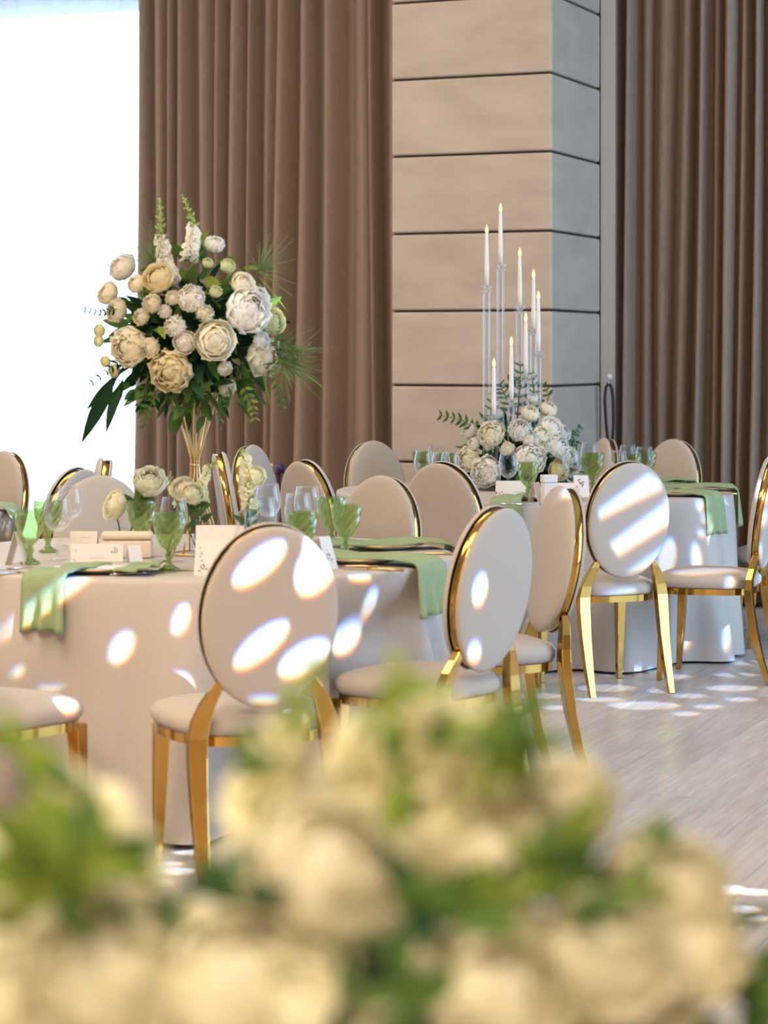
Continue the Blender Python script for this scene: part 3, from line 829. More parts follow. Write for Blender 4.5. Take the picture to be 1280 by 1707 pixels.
# ---- plates, cutlery
def plate(p, r, label, group):
    t = thing('plate', label, 'plate', p, 0, group)
    G().lathe([(0.0005, 0.003), (r * 0.6, 0.003), (r * 0.66, 0.005), (r * 0.97, 0.016), (r, 0.0175), (r * 0.99, 0.0195), (r * 0.66, 0.0085), (r * 0.6, 0.006), (0.0005, 0.006)], 40).build('dish', M_PLATE, t)
    G().lathe([(r * 0.965, 0.0158), (r * 1.004, 0.0172), (r * 1.004, 0.0188), (r * 0.99, 0.0202), (r * 0.965, 0.0185)], 40).build('gold_rim', M_GOLD2, t)
    return t
def on(C, r, deg, z=TT): return Vector((C[0] + r * cos(radians(deg)), C[1] + r * sin(radians(deg)), z))
ANG1 = (-114, -19, 16)
ANG2 = (-101, -35, -4, 33)
plate(on(C1, 0.66, -110), 0.135, 'white plate under the sunlit napkin at the near edge of the near table', 'plates on the near table')
plate(on(C1, 0.65, -28), 0.135, 'plate under the draped napkin beside the two spot chair', 'plates on the near table')
plate(on(C1, 0.68, 18), 0.135, 'plate under the napkin lying in front of the plain cream chair', 'plates on the near table')
plate(on(C2, 0.80, -88), 0.14, 'white plate at the front edge of the far table, before the printed card', 'plates on the far table')
plate(on(C2, 0.80, -35), 0.14, 'plate under the light spotted napkin on the far table', 'plates on the far table')
plate(on(C2, 0.80, -4), 0.14, 'plate under the shaded hanging napkin on the far table', 'plates on the far table')
plate(on(C2, 0.80, 33), 0.14, 'plate under the rearmost napkin on the far table', 'plates on the far table')
plate(on(C3, 0.70, -8), 0.135, 'plate at the edge of the third table by the window', 'plates on the third table')

def cutlery(kind, p, rz, m, label, group):
    t = thing(kind, label, 'cutlery', p, rz, group)
    g = G(); g.tube([(0, -0.10, 0.004), (0, -0.05, 0.005), (0, 0.0, 0.005), (0, 0.02, 0.004)], [0.005, 0.0045, 0.003, 0.0025], 8)
    g.build('handle', m, t)
    if kind == 'knife':
        G().add([(-0.007, 0.018, 0.003), (0.006, 0.018, 0.003), (0.008, 0.06, 0.003), (0.004, 0.11, 0.003), (-0.007, 0.115, 0.003), (-0.007, 0.018, 0.005), (0.006, 0.018, 0.004), (0.008, 0.06, 0.004), (0.004, 0.11, 0.004), (-0.007, 0.115, 0.005)],
                [(4, 3, 2, 1, 0), (5, 6, 7, 8, 9)] + [(k, (k + 1) % 5, 5 + (k + 1) % 5, 5 + k) for k in range(5)]).build('blade', m, t, False)
    else:
        g = G().box((0, 0.035, 0.004), (0.018, 0.03, 0.003))
        for x in (-0.0075, -0.0025, 0.0025, 0.0075): g.box((x, 0.075, 0.005), (0.0026, 0.052, 0.0022))
        bevel(g.build('tines', m, t, False), 0.0008, 1)
    return t
cutlery('knife', TP(236, 958), -1.15, M_STEEL, 'steel knife lying at the table edge before the large green goblet', 'cutlery on the near table')
cutlery('fork', TP(318, 953), 1.15, M_GOLD2, 'gold fork beside the sprig printed card and nearest chair', 'cutlery on the near table')
cutlery('knife', TP(24, 957), -0.85, M_STEEL, 'steel knife lying at the frame edge below the pink tent card', 'cutlery on the near table')
cutlery('fork', TP(8, 951), -0.85, M_STEEL, 'steel fork cut by the frame edge, beside the steel knife', 'cutlery on the near table')
cutlery('knife', TP(622, 951), 1.25, M_GOLD2, 'gold knife nearest the cloth edge in front of the draped napkin', 'cutlery on the near table')
cutlery('fork', TP(578, 946), 1.35, M_GOLD2, 'gold fork by the tent card next to the gold knife', 'cutlery on the near table')
cutlery('knife', TP(712, 925), 1.5, M_GOLD2, 'gold knife lying between the two green napkins', 'cutlery on the near table')
cutlery('knife', TP(895, 842), -1.2, M_STEEL, 'steel knife at the front edge of the far table', 'cutlery on the far table')
cutlery('fork', TP(868, 841), -1.2, M_STEEL, 'steel fork at the front edge of the far table beside the steel knife', 'cutlery on the far table')
cutlery('knife', TP(1193, 824), 1.4, M_GOLD2, 'gold knife on the far table between the hanging napkins', 'cutlery on the far table')

# ---- napkins
def napkin(C, R, deg, off, r_in, drop, wd, label, group, seed, zb=0.020, twist=0.0):
    r = random.Random(seed)
    a = radians(deg); rad = Vector((cos(a), sin(a), 0)); tan = Vector((-sin(a), cos(a), 0))
    path = []
    zt = TT + zb
    n1 = 10
    for k in range(n1): path.append((r_in + (R - 0.02 - r_in) * k / (n1 - 1), zt + 0.004 * sin(k * 1.1), 0))
    if drop > 0:
        path += [(R + 0.004, zt - 0.004, 0), (R + 0.020, zt - 0.016, 0.05)]
        n2 = 9
        for k in range(1, n2 + 1): path.append((R + 0.024 + 0.010 * k / n2, zt - 0.016 - (drop) * k / n2, k / n2))
    nx = 16
    v = []; f = []
    for (ra, z, q) in path:
        for i in range(nx + 1):
            s = i / nx - 0.5
            wq = wd * (1 + 0.10 * q) * (1 - 0.12 * (1 - q) * (r_in / R > 0.1 and ra < r_in + 0.1))
            rip = q * 0.013 * sin(s * 17 + seed) + (1 - q) * 0.002 * sin(s * 9 + ra * 30)
            # a fold of the cloth lying proud along one side
            fold = 0.007 if s > 0.18 - 0.25 * q else 0.0
            pos = C + rad * (ra + (rip + fold if q > 0 else 0)) + tan * (s * wq + off + twist * q)
            v.append((pos.x, pos.y, z + (0 if q > 0 else rip + fold) - 0.02 * q * abs(s)))
    m = nx + 1
    for i in range(len(path) - 1):
        for k in range(nx): f.append((i * m + k, i * m + k + 1, (i + 1) * m + k + 1, (i + 1) * m + k))
    base = C + rad * (R * 0.8) + Vector((0, 0, TT))
    o = obj('napkin', mesh('napkin', [Vector(p) - base for p in v], f, M_NAP), None, base)
    sm = o.modifiers.new('thick', 'SOLIDIFY'); sm.thickness = 0.006; sm.offset = 1
    return tag(o, label, 'napkin', group)
napkin(C1, R1, -114, 0.0, 0.62, 0.155, 0.15, 'sage green napkin hanging over the front cloth edge with a bright light patch', 'sage napkins on the near table', 1)
napkin(C1, R1, -29, 0.0, 0.40, 0.155, 0.17, 'sage green napkin draped over the near table edge beside the two spot chair', 'sage napkins on the near table', 2, zb=0.024)
napkin(C1, R1, 16, 0.0, 0.42, 0.03, 0.15, 'sage green napkin lying flat on the near table behind the draped one', 'sage napkins on the near table', 3, zb=0.026)
napkin(C1, 0.80, -100, 0.02, 0.55, 0.0, 0.11, 'folded sage napkin corner lying on the plate before the wide place card', 'sage napkins on the near table', 7, zb=0.022)
napkin(C2, R2, -101, 0.0, 0.72, 0.17, 0.14, 'pale sage napkin hanging between the unlit chair and the plain cushioned chair', 'sage napkins on the far table', 4)
napkin(C2, R2, -36, 0.0, 0.55, 0.17, 0.15, 'sage napkin with two round light spots hanging off the far table', 'sage napkins on the far table', 5, zb=0.022)
napkin(C2, R2, -4, 0.0, 0.50, 0.17, 0.16, 'shaded sage napkin hanging furthest out on the far table, before the curtain', 'sage napkins on the far table', 6, zb=0.026)
napkin(C2, R2, 33, 0.0, 0.50, 0.02, 0.15, 'sage napkin lying flat at the back of the far table', 'sage napkins on the far table', 8, zb=0.028)
napkin(C3, R3, -8, 0.0, 0.55, 0.03, 0.15, 'dark green napkin at the edge of the third table by the window', 'sage napkins on the third table', 9, zb=0.026)

# ================================================================== FLOWERS
def petal_pts(Rl, thmax, W, flare=0.0, seed=0, nu=6, nv=6, ruff=0.03, phi=0.0):
    r = random.Random(seed); p1, p2 = r.uniform(0, 6), r.uniform(0, 6)
    v = []; f = []
    for j in range(nv + 1):
        for i in range(nu + 1):
            u = 2 * i / nu - 1; q = j / nv
            th = thmax * q * (1 - 0.13 * u * u * q)
            wv = W * (0.30 + 0.70 * sin(pi * min(q * 0.62 + 0.02, 0.5)))
            az = phi + u * wv
            rr = Rl * (1 + flare * q ** 4 + ruff * q * q * sin(u * 5 + p1) + 0.6 * ruff * q * sin(u * 9 + p2))
            # cupped petal: edges lift a little outwards
            rr *= 1 + 0.05 * u * u * q
            v.append((rr * sin(th) * cos(az), rr * sin(th) * sin(az), -rr * cos(th) * 0.85))
    m = nu + 1
    for j in range(nv):
        for i in range(nu): f.append((j * m + i, j * m + i + 1, (j + 1) * m + i + 1, (j + 1) * m + i))
    return v, f
def bloom_core(kind, seed, m):
    r = random.Random(seed); g = G()
    if kind == 'rose':
        L = [(0.46, 158, 3, 1.5), (0.56, 150, 4, 1.2), (0.66, 140, 5, 1.0), (0.76, 130, 6, 0.85), (0.86, 120, 6, 0.8)]
        ruff = 0.03
    elif kind == 'peony':
        L = [(0.50, 160, 5, 0.8), (0.60, 152, 7, 0.65), (0.70, 146, 8, 0.6), (0.79, 138, 9, 0.55), (0.88, 128, 9, 0.55)]
        ruff = 0.07
    else:   # carnation
        L = [(0.55, 156, 6, 0.6), (0.68, 150, 9, 0.5), (0.78, 142, 11, 0.42), (0.88, 132, 12, 0.40), (0.96, 118, 12, 0.40)]
        ruff = 0.10
    for (R_, th, n, W) in L:
        o = r.uniform(0, 6)
        for k in range(n):
            v, f = petal_pts(R_ * r.uniform(0.93, 1.07), radians(th * r.uniform(0.93, 1.05)), W * r.uniform(0.85, 1.1), 0.06, r.randint(0, 9999), 6, 6, ruff, o + 2 * pi * k / n)
            g.add(v, f)
    g.lathe([(0.02, -0.2), (0.35, -0.1), (0.46, 0.1), (0.40, 0.30), (0.22, 0.43), (0.02, 0.47)], 12)
    return mesh('bloom', g.v, g.f, m)
def outer_petals(kind, seed, m):
    res = []
    r = random.Random(seed)
    for k in range(3):
        if kind == 'rose': v, f = petal_pts(0.95, radians(r.uniform(102, 112)), 0.75, 0.16, r.randint(0, 999), 6, 6, 0.03)
        else: v, f = petal_pts(0.98, radians(r.uniform(104, 120)), 0.62, 0.10, r.randint(0, 999), 6, 6, 0.07)
        res.append(mesh('petal', v, f, m))
    return res
_bl = {}
def bloom_set(kind, m):
    key = (kind, m.name)
    if key not in _bl:
        _bl[key] = ([bloom_core(kind, 10 + k, m) for k in range(2)], outer_petals(kind, 5, m))
    return _bl[key]
def rot_to(d, roll=0.0):
    return (Vector(d).to_track_quat('Z', 'Y') @ Euler((0, 0, roll)).to_quaternion()).to_euler()
def bloom(parent, kind, m, loc, r, axis, petals=7, name=None):
    cores, outs = bloom_set(kind, m)
    b = obj(name or {'rose': 'rose', 'peony': 'peony', 'carnation': 'carnation'}[kind], rnd.choice(cores), parent, loc, rot_to(axis, rnd.uniform(0, 6)), (r, r, r))
    o = rnd.uniform(0, 6)
    for k in range(petals):
        obj('petal', rnd.choice(outs), b, (0, 0, 0), (rnd.uniform(-.05, .05), rnd.uniform(-.05, .05), o + 2 * pi * k / petals), (1, 1, 1))
    return b
def leaf_mesh(ln, wd, m, name='leaf', curl=0.25, n=5, pinch=0.9):
    v = []; f = []
    for j in range(n + 1):
        q = j / n
        w_ = wd * sin(pi * min(q ** 0.75, 1) * 0.97 + 0.05) ** pinch * 0.5
        z = -curl * ln * q * q
        v += [(-w_, q * ln, z + 0.10 * w_), (0, q * ln, z - 0.10 * w_), (w_, q * ln, z + 0.10 * w_)]
    for j in range(n):
        a = 3 * j; f += [(a, a + 1, a + 4, a + 3), (a + 1, a + 2, a + 5, a + 4)]
    return mesh(name, v, f, m)
LF = {'mid': leaf_mesh(1, 0.42, M_LEAF), 'bright': leaf_mesh(1, 0.46, M_LEAF_B), 'dark': leaf_mesh(1, 0.40, M_LEAF_D), 'round': leaf_mesh(1, 0.8, M_LEAF_E, pinch=0.6), 'long': leaf_mesh(1, 0.20, M_LEAF_D, curl=0.3),
      'blade': leaf_mesh(1, 0.035, M_LEAF_B, curl=0.5, n=8), 'sage': leaf_mesh(1, 0.3, M_LEAF_E)}
def aim(d, roll=0.0):          # leaf's +Y along d
    return (Vector(d).to_track_quat('Y', 'Z') @ Euler((0, roll, 0)).to_quaternion()).to_euler()
def aim_face(d, roll=0.0):     # leaf along d with its face turned to the hall's open side
    y = Vector(d).normalized(); z = Vector((0.1, -1, 0.25)); z = (z - y * z.dot(y)).normalized(); x = y.cross(z)
    return (Matrix((x, y, z)).transposed().to_quaternion() @ Euler((0, roll, 0)).to_quaternion()).to_euler()
def leaf(parent, kind, loc, ln, d, roll=None, name='leaf'):
    return obj(name, LF[kind], parent, loc, aim_face(d, rnd.uniform(-1, 1) if roll is None else roll), (ln, ln, ln))
def bush(parent, C, rad, n, kinds, size, name='leaf', zmin=-1.0, front=True, seed=1, avoid=(), zlow=None):
    r = random.Random(seed)
    for k in range(n):
        while True:
            d = Vector((r.gauss(0, 1), r.gauss(0, 1) , r.gauss(0, 1))).normalized()
            if d.z >= zmin and (not front or d.y < 0.45): break
        q = r.uniform(0.62, 0.98)
        p = Vector((d.x * rad[0], d.y * rad[1], d.z * rad[2])) * q + Vector(C)
        dd = (d + Vector((r.uniform(-.7, .7), r.uniform(-.7, .7), r.uniform(-.7, .4)))).normalized()
        l = r.uniform(*size)
        tipp = p + dd * l
        if zlow is not None and min(p.z, tipp.z) < zlow: continue
        if any((tipp - bl).length < br * 1.15 or (p + dd * l * .5 - bl).length < br * 1.15 for bl, br in avoid) or any((tipp - (bl + Vector((0, -br * 0.9, 0)))).length < br * 0.9 for bl, br in avoid): continue
        obj(name, LF[r.choice(kinds)], parent, p, aim(dd, r.uniform(-1.5, 1.5)), (l, l, l))
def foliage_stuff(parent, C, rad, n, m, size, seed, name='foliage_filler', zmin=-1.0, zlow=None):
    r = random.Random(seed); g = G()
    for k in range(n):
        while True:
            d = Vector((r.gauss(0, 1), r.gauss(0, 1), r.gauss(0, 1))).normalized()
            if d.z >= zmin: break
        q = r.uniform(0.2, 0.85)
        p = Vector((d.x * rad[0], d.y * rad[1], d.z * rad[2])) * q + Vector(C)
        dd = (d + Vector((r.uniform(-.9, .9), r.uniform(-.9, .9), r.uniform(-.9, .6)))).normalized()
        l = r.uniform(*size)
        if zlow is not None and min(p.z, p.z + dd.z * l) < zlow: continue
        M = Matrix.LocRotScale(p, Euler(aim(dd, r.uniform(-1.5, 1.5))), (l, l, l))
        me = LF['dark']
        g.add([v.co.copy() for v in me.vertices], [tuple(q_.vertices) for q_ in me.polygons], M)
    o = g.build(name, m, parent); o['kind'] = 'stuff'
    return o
def stem(parent, pts, r0, m, name='stem', r1=None):
    n = len(pts); r1 = r1 if r1 is not None else r0 * 0.6
    return G().tube(pts, [r0 + (r1 - r0) * k / max(n - 1, 1) for k in range(n)], 6).build(name, m, parent)
def sprig(parent, pts, kind, ln, n, m=None, name='eucalyptus_sprig', pairs=True, droop=0.0):
    pts = [Vector(p) for p in pts]
    s = stem(parent, pts, 0.0022 * ln / 0.04, m or M_LEAF_E, name)
    for k in range(n):
        q = (k + 0.6) / n * (len(pts) - 1); i = min(int(q), len(pts) - 2); fr = q - i
        p = pts[i].lerp(pts[i + 1], fr); t = (pts[i + 1] - pts[i]).normalized()
        side = t.cross(Vector((0.2, -1, 0.1))).normalized()
        l = ln * rnd.uniform(0.75, 1.1) * (1 - 0.35 * k / n)
        for sg in ((-1, 1) if pairs else ((-1) ** k,)):
            dd = (t * 0.6 + side * sg + Vector((0, -0.3 * rnd.random(), -droop))).normalized()
            leaf(s, kind, p, l, dd, rnd.uniform(-.6, .6))
    return s
def floret_mesh(m, seed=3):
    g = G(); r = random.Random(seed)
    for k in range(5):
        v, f = petal_pts(0.75, radians(92), 0.6, 0.35, r.randint(0, 999), 4, 4, 0.10, 2 * pi * k / 5); g.add(v, f)
    v, f = petal_pts(0.4, radians(150), 3.2, 0, 1, 8, 4); g.add(v, f)
    return mesh('floret', g.v, g.f, m)
ME_FLOR = {'w': floret_mesh(M_PET_W), 'p': floret_mesh(M_PET_P), 'g': floret_mesh(M_PET_G)}
def bud_mesh(m):
    g = G().lathe([(0.02, -0.6), (0.35, -0.3), (0.45, 0.1), (0.25, 0.7), (0.02, 1.0)], 8); return mesh('bud', g.v, g.f, m)
ME_BUD = bud_mesh(M_BUD)
def spire(parent, pts, fl, rf, nf, nb, split=0.55, name='snapdragon', m=None):
    """flower spike along pts: florets on the lower part, green buds to the tip"""
    pts = [Vector(p) for p in pts]
    s = stem(parent, pts, rf * 0.22, M_BUD, name)
    def at(q):
        q = q * (len(pts) - 1); i = min(int(q), len(pts) - 2)
        return pts[i].lerp(pts[i + 1], q - i), (pts[i + 1] - pts[i]).normalized()
    for k in range(nf):
        q = 0.04 + split * k / nf; p, t = at(q); a = k * 2.4
        x = t.orthogonal().normalized(); y = t.cross(x)
        d = (x * cos(a) + y * sin(a))
        r = rf * (1 - 0.35 * k / nf) * rnd.uniform(0.85, 1.15)
        obj('floret', ME_FLOR[fl], s, p + d * r * 0.75, rot_to(d + t * 0.35, rnd.uniform(0, 6)), (r, r, r))
    for k in range(nb):
        q = split + (1 - split) * (k + 0.3) / nb; p, t = at(q); a = k * 2.4 + 1
        x = t.orthogonal().normalized(); y = t.cross(x); d = (x * cos(a) + y * sin(a))
        r = rf * 0.62 * (1 - 0.6 * k / nb)
        obj('bud', ME_BUD, s, p + d * r * 0.6, rot_to(d + t * 0.9), (r, r, r))
    return s

# ---------------- tall centrepiece on the near table
STX, STY = TP(325, 924).x, 7.6
fa = thing('flower_stand', 'tall gold wire stand carrying the big white and cream bouquet on the near table', 'flower stand', (STX, STY, TT))
nr = 10
zt, zn = PX(325, 655, STY).z - TT, PX(325, 775, STY).z - TT
for k in range(nr):
    a = 2 * pi * k / nr + 0.2
    pts = []
    for q in range(13):
        z = zt * q / 12
        rr = 0.010 + (0.085 * ((zn - z) / zn) ** 1.25 if z < zn else 0.075 * ((z - zn) / (zt - zn)) ** 1.15)
        tw = a + 0.8 * (z - zn)
        pts.append((rr * cos(tw), rr * sin(tw), z + 0.004))
    G().tube(pts, 0.0032, 6).build('rod', M_GOLD2, fa)
def ring(r, z, t):
    return G().tube([(r * cos(2 * pi * k / 32), r * sin(2 * pi * k / 32), z) for k in range(33)], t, 6, False)
ring(0.095, 0.005, 0.004).build('base_ring', M_GOLD2, fa)
ring(0.085, zt, 0.004).build('top_ring', M_GOLD2, fa)
ring(0.013, zn, 0.005).build('neck_ring', M_GOLD2, fa)

BQ = PX(322, 548, STY)
bq = thing('bouquet', 'big round bouquet of white and cream roses, peonies and snapdragons on the gold stand', 'bouquet', BQ)
def rel(px, py, rad=0.27, fy=None, d=STY, c=BQ, rz=0.24):
    p = PX(px, py, d); dx, dz = p.x - c.x, p.z - c.z
    q = 1 - (dx / rad) ** 2 - (dz / rz) ** 2
    y = -rad * 0.85 * sqrt(max(q, 0.02)) if fy is None else fy
    p = PX(px, py, d + y)
    return p - c
G().lathe([(0.001, -0.2), (0.075, -0.17), (0.09, -0.1), (0.06, -0.06), (0.001, -0.05)], 20).build('foam_bowl', M_LEAF_D, bq)
BL1 = [(211, 451, 22, 'carnation', 'W'), (268, 468, 25, 'rose', 'Y'), (319, 501, 21, 'carnation', 'W'), (355, 415, 16, 'carnation', 'W'), (376, 449, 14, 'rose', 'G'),
       (408, 520, 36, 'peony', 'W'), (447, 536, 21, 'rose', 'G'), (356, 566, 31, 'rose', 'C'), (434, 592, 30, 'peony', 'C'), (309, 569, 18, 'rose', 'W'), (288, 614, 33, 'peony', 'Y'),
       (222, 576, 31, 'peony', 'C'), (255, 578, 16, 'carnation', 'C'), (375, 640, 14, 'carnation', 'C'), (372, 610, 12, 'carnation', 'C'), (188, 492, 18, 'carnation', 'C'), (202, 520, 18, 'carnation', 'C'),
       (400, 478, 19, 'rose', 'C'), (294, 545, 17, 'carnation', 'W'), (340, 524, 14, 'carnation', 'C'), (257, 508, 15, 'carnation', 'C'), (278, 521, 11, 'carnation', 'W'),
       (241, 530, 13, 'carnation', 'C'), (174, 551, 12, 'rose', 'G'), (173, 568, 11, 'rose', 'G'), (198, 614, 13, 'rose', 'G'), (429, 566, 14, 'carnation', 'W'), (357, 490, 10, 'carnation', 'G'),
       (233, 477, 15, 'carnation', 'C'), (424, 500, 18, 'peony', 'W'), (290, 500, 12, 'carnation', 'C'), (345, 445, 9, 'carnation', 'G'), (184, 600, 11, 'rose', 'G')]
MM = {'W': M_PET_W, 'Y': M_PET_Y, 'C': M_PET_C, 'G': M_PET_G, 'F': M_PET_F, 'P': M_PET_P}
AV1 = []
for (px, py, r, k, c_) in BL1:
    p = rel(px, py); p = p * 1.06; AV1.append((p, r / 500 * 1.1)); ax = (p.normalized() + Vector((0, -0.8, 0.15)))
    bloom(bq, k, MM[c_], p, r / 500 * 1.03, ax, 6 if r > 17 else 0)
bush(bq, (0.01, 0, -0.02), (0.27, 0.25, 0.22), 235, ['mid', 'mid', 'dark', 'bright'], (0.05, 0.10), seed=2, avoid=AV1)
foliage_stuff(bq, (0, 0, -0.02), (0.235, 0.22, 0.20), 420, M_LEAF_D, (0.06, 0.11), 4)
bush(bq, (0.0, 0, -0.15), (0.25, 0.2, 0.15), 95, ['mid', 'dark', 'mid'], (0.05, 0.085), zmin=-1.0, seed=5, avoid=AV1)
bush(bq, (0.03, 0, 0.15), (0.16, 0.14, 0.12), 40, ['bright', 'mid'], (0.05, 0.09), seed=6, avoid=AV1)
spire(bq, [rel(282, 470, fy=-0.1), rel(275, 440, fy=-0.1), rel(268, 390, fy=-0.08), rel(266, 330, fy=-0.06)], 'w', 0.030, 26, 20, 0.58)
spire(bq, [rel(316, 430, fy=-0.1), rel(321, 400, fy=-0.1), rel(323, 372, fy=-0.09), rel(304, 325, fy=-0.06)], 'w', 0.027, 20, 18, 0.58)
# hanging tendrils and sprays
for (pts, kd, ln, n) in [([(262, 650), (245, 680), (238, 715)], 'mid', 0.030, 6), ([(365, 650), (372, 680), (364, 715)], 'sage', 0.028, 6), ([(405, 640), (420, 672), (425, 700)], 'bright', 0.030, 6),
                         ([(440, 600), (462, 640), (472, 682)], 'mid', 0.033, 7), ([(275, 640), (300, 672), (296, 692)], 'mid', 0.036, 6), ([(195, 515), (170, 522), (140, 516)], 'dark', 0.022, 7),
                         ([(200, 600), (180, 618), (150, 640)], 'dark', 0.026, 5), ([(455, 560), (480, 575), (497, 590)], 'mid', 0.026, 6), ([(330, 640), (325, 662), (318, 672)], 'mid', 0.03, 4), ([(225, 640), (240, 660), (232, 690)], 'mid', 0.03, 5)]:
    sprig(bq, [rel(x, y, fy=-0.12) for x, y in pts], kd, ln, n, M_LEAF)
for (x0, y0, x1, y1, l) in [(190, 630, 138, 742, 0.23), (200, 640, 176, 722, 0.17), (196, 628, 150, 690, 0.13), (205, 632, 190, 700, 0.13), (188, 628, 162, 700, .14)]:
    p0, p1 = rel(x0, y0, fy=-0.06), rel(x1, y1, fy=-0.06)
    leaf(bq, 'long', p0, (p1 - p0).length, p1 - p0 + Vector((0, 0, 0.03)), rnd.uniform(-.3, .3))
for (x0, y0, x1, y1) in [(440, 590, 532, 664), (440, 590, 505, 650), (440, 590, 520, 605), (430, 460, 465, 520), (430, 455, 455, 470), (440, 600, 490, 655), (435, 610, 445, 680), (430, 450, 468, 500)]:
    p0, p1 = rel(x0, y0, fy=-0.1), rel(x1, y1, fy=-0.12)
    L_ = (p1 - p0).length
    leaf(bq, 'blade', p0, L_ * 1.05, p1 - p0 + Vector((0, 0, L_ * 0.35)), rnd.uniform(-.3, .3))
g = G()      # fine airy grass plumes
r_ = random.Random(3)
for (cx, cy, n, sx, sy) in [(455, 430, 70, 0.04, 0.04), (500, 610, 120, 0.045, 0.05), (248, 420, 110, 0.035, 0.04), (480, 590, 70, 0.05, 0.03)]:
    c0 = rel(cx, cy, fy=-0.1)
    for k in range(n):
        d = Vector((r_.gauss(0, sx), r_.gauss(0, 0.02), r_.gauss(0, sy)))
        g.tube([c0 * 0.82, c0 * 0.9 + d * 0.4, c0 + d], [0.0009, 0.0009, 0.0007], 3, False)
o = g.build('grass_plume', M_PLUME, bq); o['kind'] = 'stuff'

# ---------------- bud vases on the near table
def bud_vase(p, label, s=1.0, h=0.13):
    t = thing('bud_vase', label, 'vase', p, 0, 'clear bud vases on the near table')
    G().lathe([(0.0005, 0.002), (0.030 * s, 0.002), (0.034 * s, 0.012), (0.034 * s, h * 0.45), (0.026 * s, h * 0.62), (0.014 * s, h * 0.78), (0.013 * s, h * 0.92), (0.017 * s, h), (0.0155 * s, h), (0.012 * s, h * 0.9), (0.013 * s, h * 0.77), (0.024 * s, h * 0.61), (0.031 * s, h * 0.44), (0.031 * s, 0.014), (0.0005, 0.008)], 24).build('glass_body', M_GLASS, t)
    return t
def cut_flower(label, base, tip, kind, m, r, axis, leaves=(), nm=None, group='cut flowers in the bud vases', lk='mid'):
    base, tip = Vector(base), Vector(tip)
    t = thing(nm or 'cut_rose', label, 'flower', base, 0, group)
    rp = tip - base
    stem(t, [(0, 0, 0), rp * 0.5 + Vector((0, 0, 0.01)), rp], 0.0028, M_LEAF, 'stem', 0.0024)
    if kind: bloom(t, kind, m, rp, r, axis, 7)
    for (q, dx, dz, l) in leaves: leaf(t, lk, rp * q, l, (dx, -0.3, dz), 0.3)
    return t
vA = TP(205, 919); bud_vase(vA, 'clear bud vase holding butter roses behind the cream gift box', 0.9, 0.10)
vd = vA.y
cut_flower('drooping butter rose lowest among the near table flowers, facing the wine glasses', vA + Vector((0, 0, 0.012)), PX(190, 842, vd - 0.03), 'rose', M_PET_F, 0.050, (-0.8, -0.5, 0.35), [(0.75, 0.6, 0.7, 0.06), (0.7, 0.3, 0.9, 0.07)])
cut_flower('full butter rose largest of the near table bud vase flowers', vA + Vector((0.006, 0, 0.012)), PX(250, 803, vd + 0.02), 'peony', M_PET_F, 0.056, (0.1, -0.7, 0.7), [(0.55, -0.5, 0.8, 0.075), (0.65, 0.4, 0.7, 0.06), (0.6, 0.9, 0.9, 0.07), (0.45, 0.5, 0.9, 0.09), (0.5, 0.1, 1, 0.09)])
vB = TP(333, 930); bud_vase(vB, 'clear bud vase before the gold stand, with white blooms and snapdragons', 0.85, 0.125)
vd = vB.y
cut_flower('white rose in the middle bud vase beside the butter rose', vB + Vector((0, 0, 0.012)), PX(305, 815, vd), 'rose', M_PET_C, 0.040, (-0.2, -0.8, 0.5), [(0.7, 0.8, 0.3, 0.06)])
cut_flower('white rose close under the pale snapdragon in the middle bud vase', vB + Vector((0.004, -0.004, 0.012)), PX(322, 823, vd - 0.03), 'rose', M_PET_P, 0.036, (0.3, -0.8, 0.4), [(0.65, 0.8, 0.6, 0.05)])
def cut_spire(label, base, pts, fl, rf, nf, nb, split):
    base = Vector(base)
    t = thing('cut_snapdragon', label, 'flower', base, 0, 'cut flowers in the bud vases')
    P = [Vector(p) - base for p in pts]
    stem(t, [(0, 0, 0), P[0] * 0.6, P[0]], 0.0028, M_LEAF)
    spire(t, P, fl, rf, nf, nb, split, 'flower_spike')
    for k in range(3): leaf(t, 'mid', P[0] * (0.6 + 0.12 * k), 0.05, ((-1) ** k, -0.3, 0.8), 0.2)
    return t
cut_spire('pale snapdragon leaning toward the white strip of the edge-on chair', vB + Vector((0.003, 0.003, 0.012)), [PX(335, 835, vd), PX(338, 805, vd), PX(345, 785, vd), PX(362, 768, vd)], 'p', 0.021, 12, 6, 0.75)
cut_spire('short green white snapdragon at the shoulder of the butter rose', vB + Vector((-0.003, 0.003, 0.012)), [PX(300, 850, vd + 0.05), PX(286, 815, vd + 0.05), PX(284, 798, vd + 0.05), PX(284, 785, vd + 0.05)], 'g', 0.015, 6, 6, 0.5)
vC = TP(404, 938); bud_vase(vC, 'tall clear bud vase partly behind the nearest chair, with one snapdragon', 1.0, 0.165)
vd = vC.y
cut_spire('tall white snapdragon rising in front of the far oval chair back', vC + Vector((0, 0, 0.012)), [PX(413, 850, vd), PX(414, 815, vd), PX(412, 785, vd), PX(402, 746, vd)], 'p', 0.026, 16, 5, 0.85)
cut_flower('white bloom beside the tall snapdragon above the clear vase', vC + Vector((0.003, 0.002, 0.012)), PX(428, 793, vd), 'rose', M_PET_P, 0.030, (0.5, -0.8, 0.3), [(0.8, -0.6, 0.5, 0.05)])

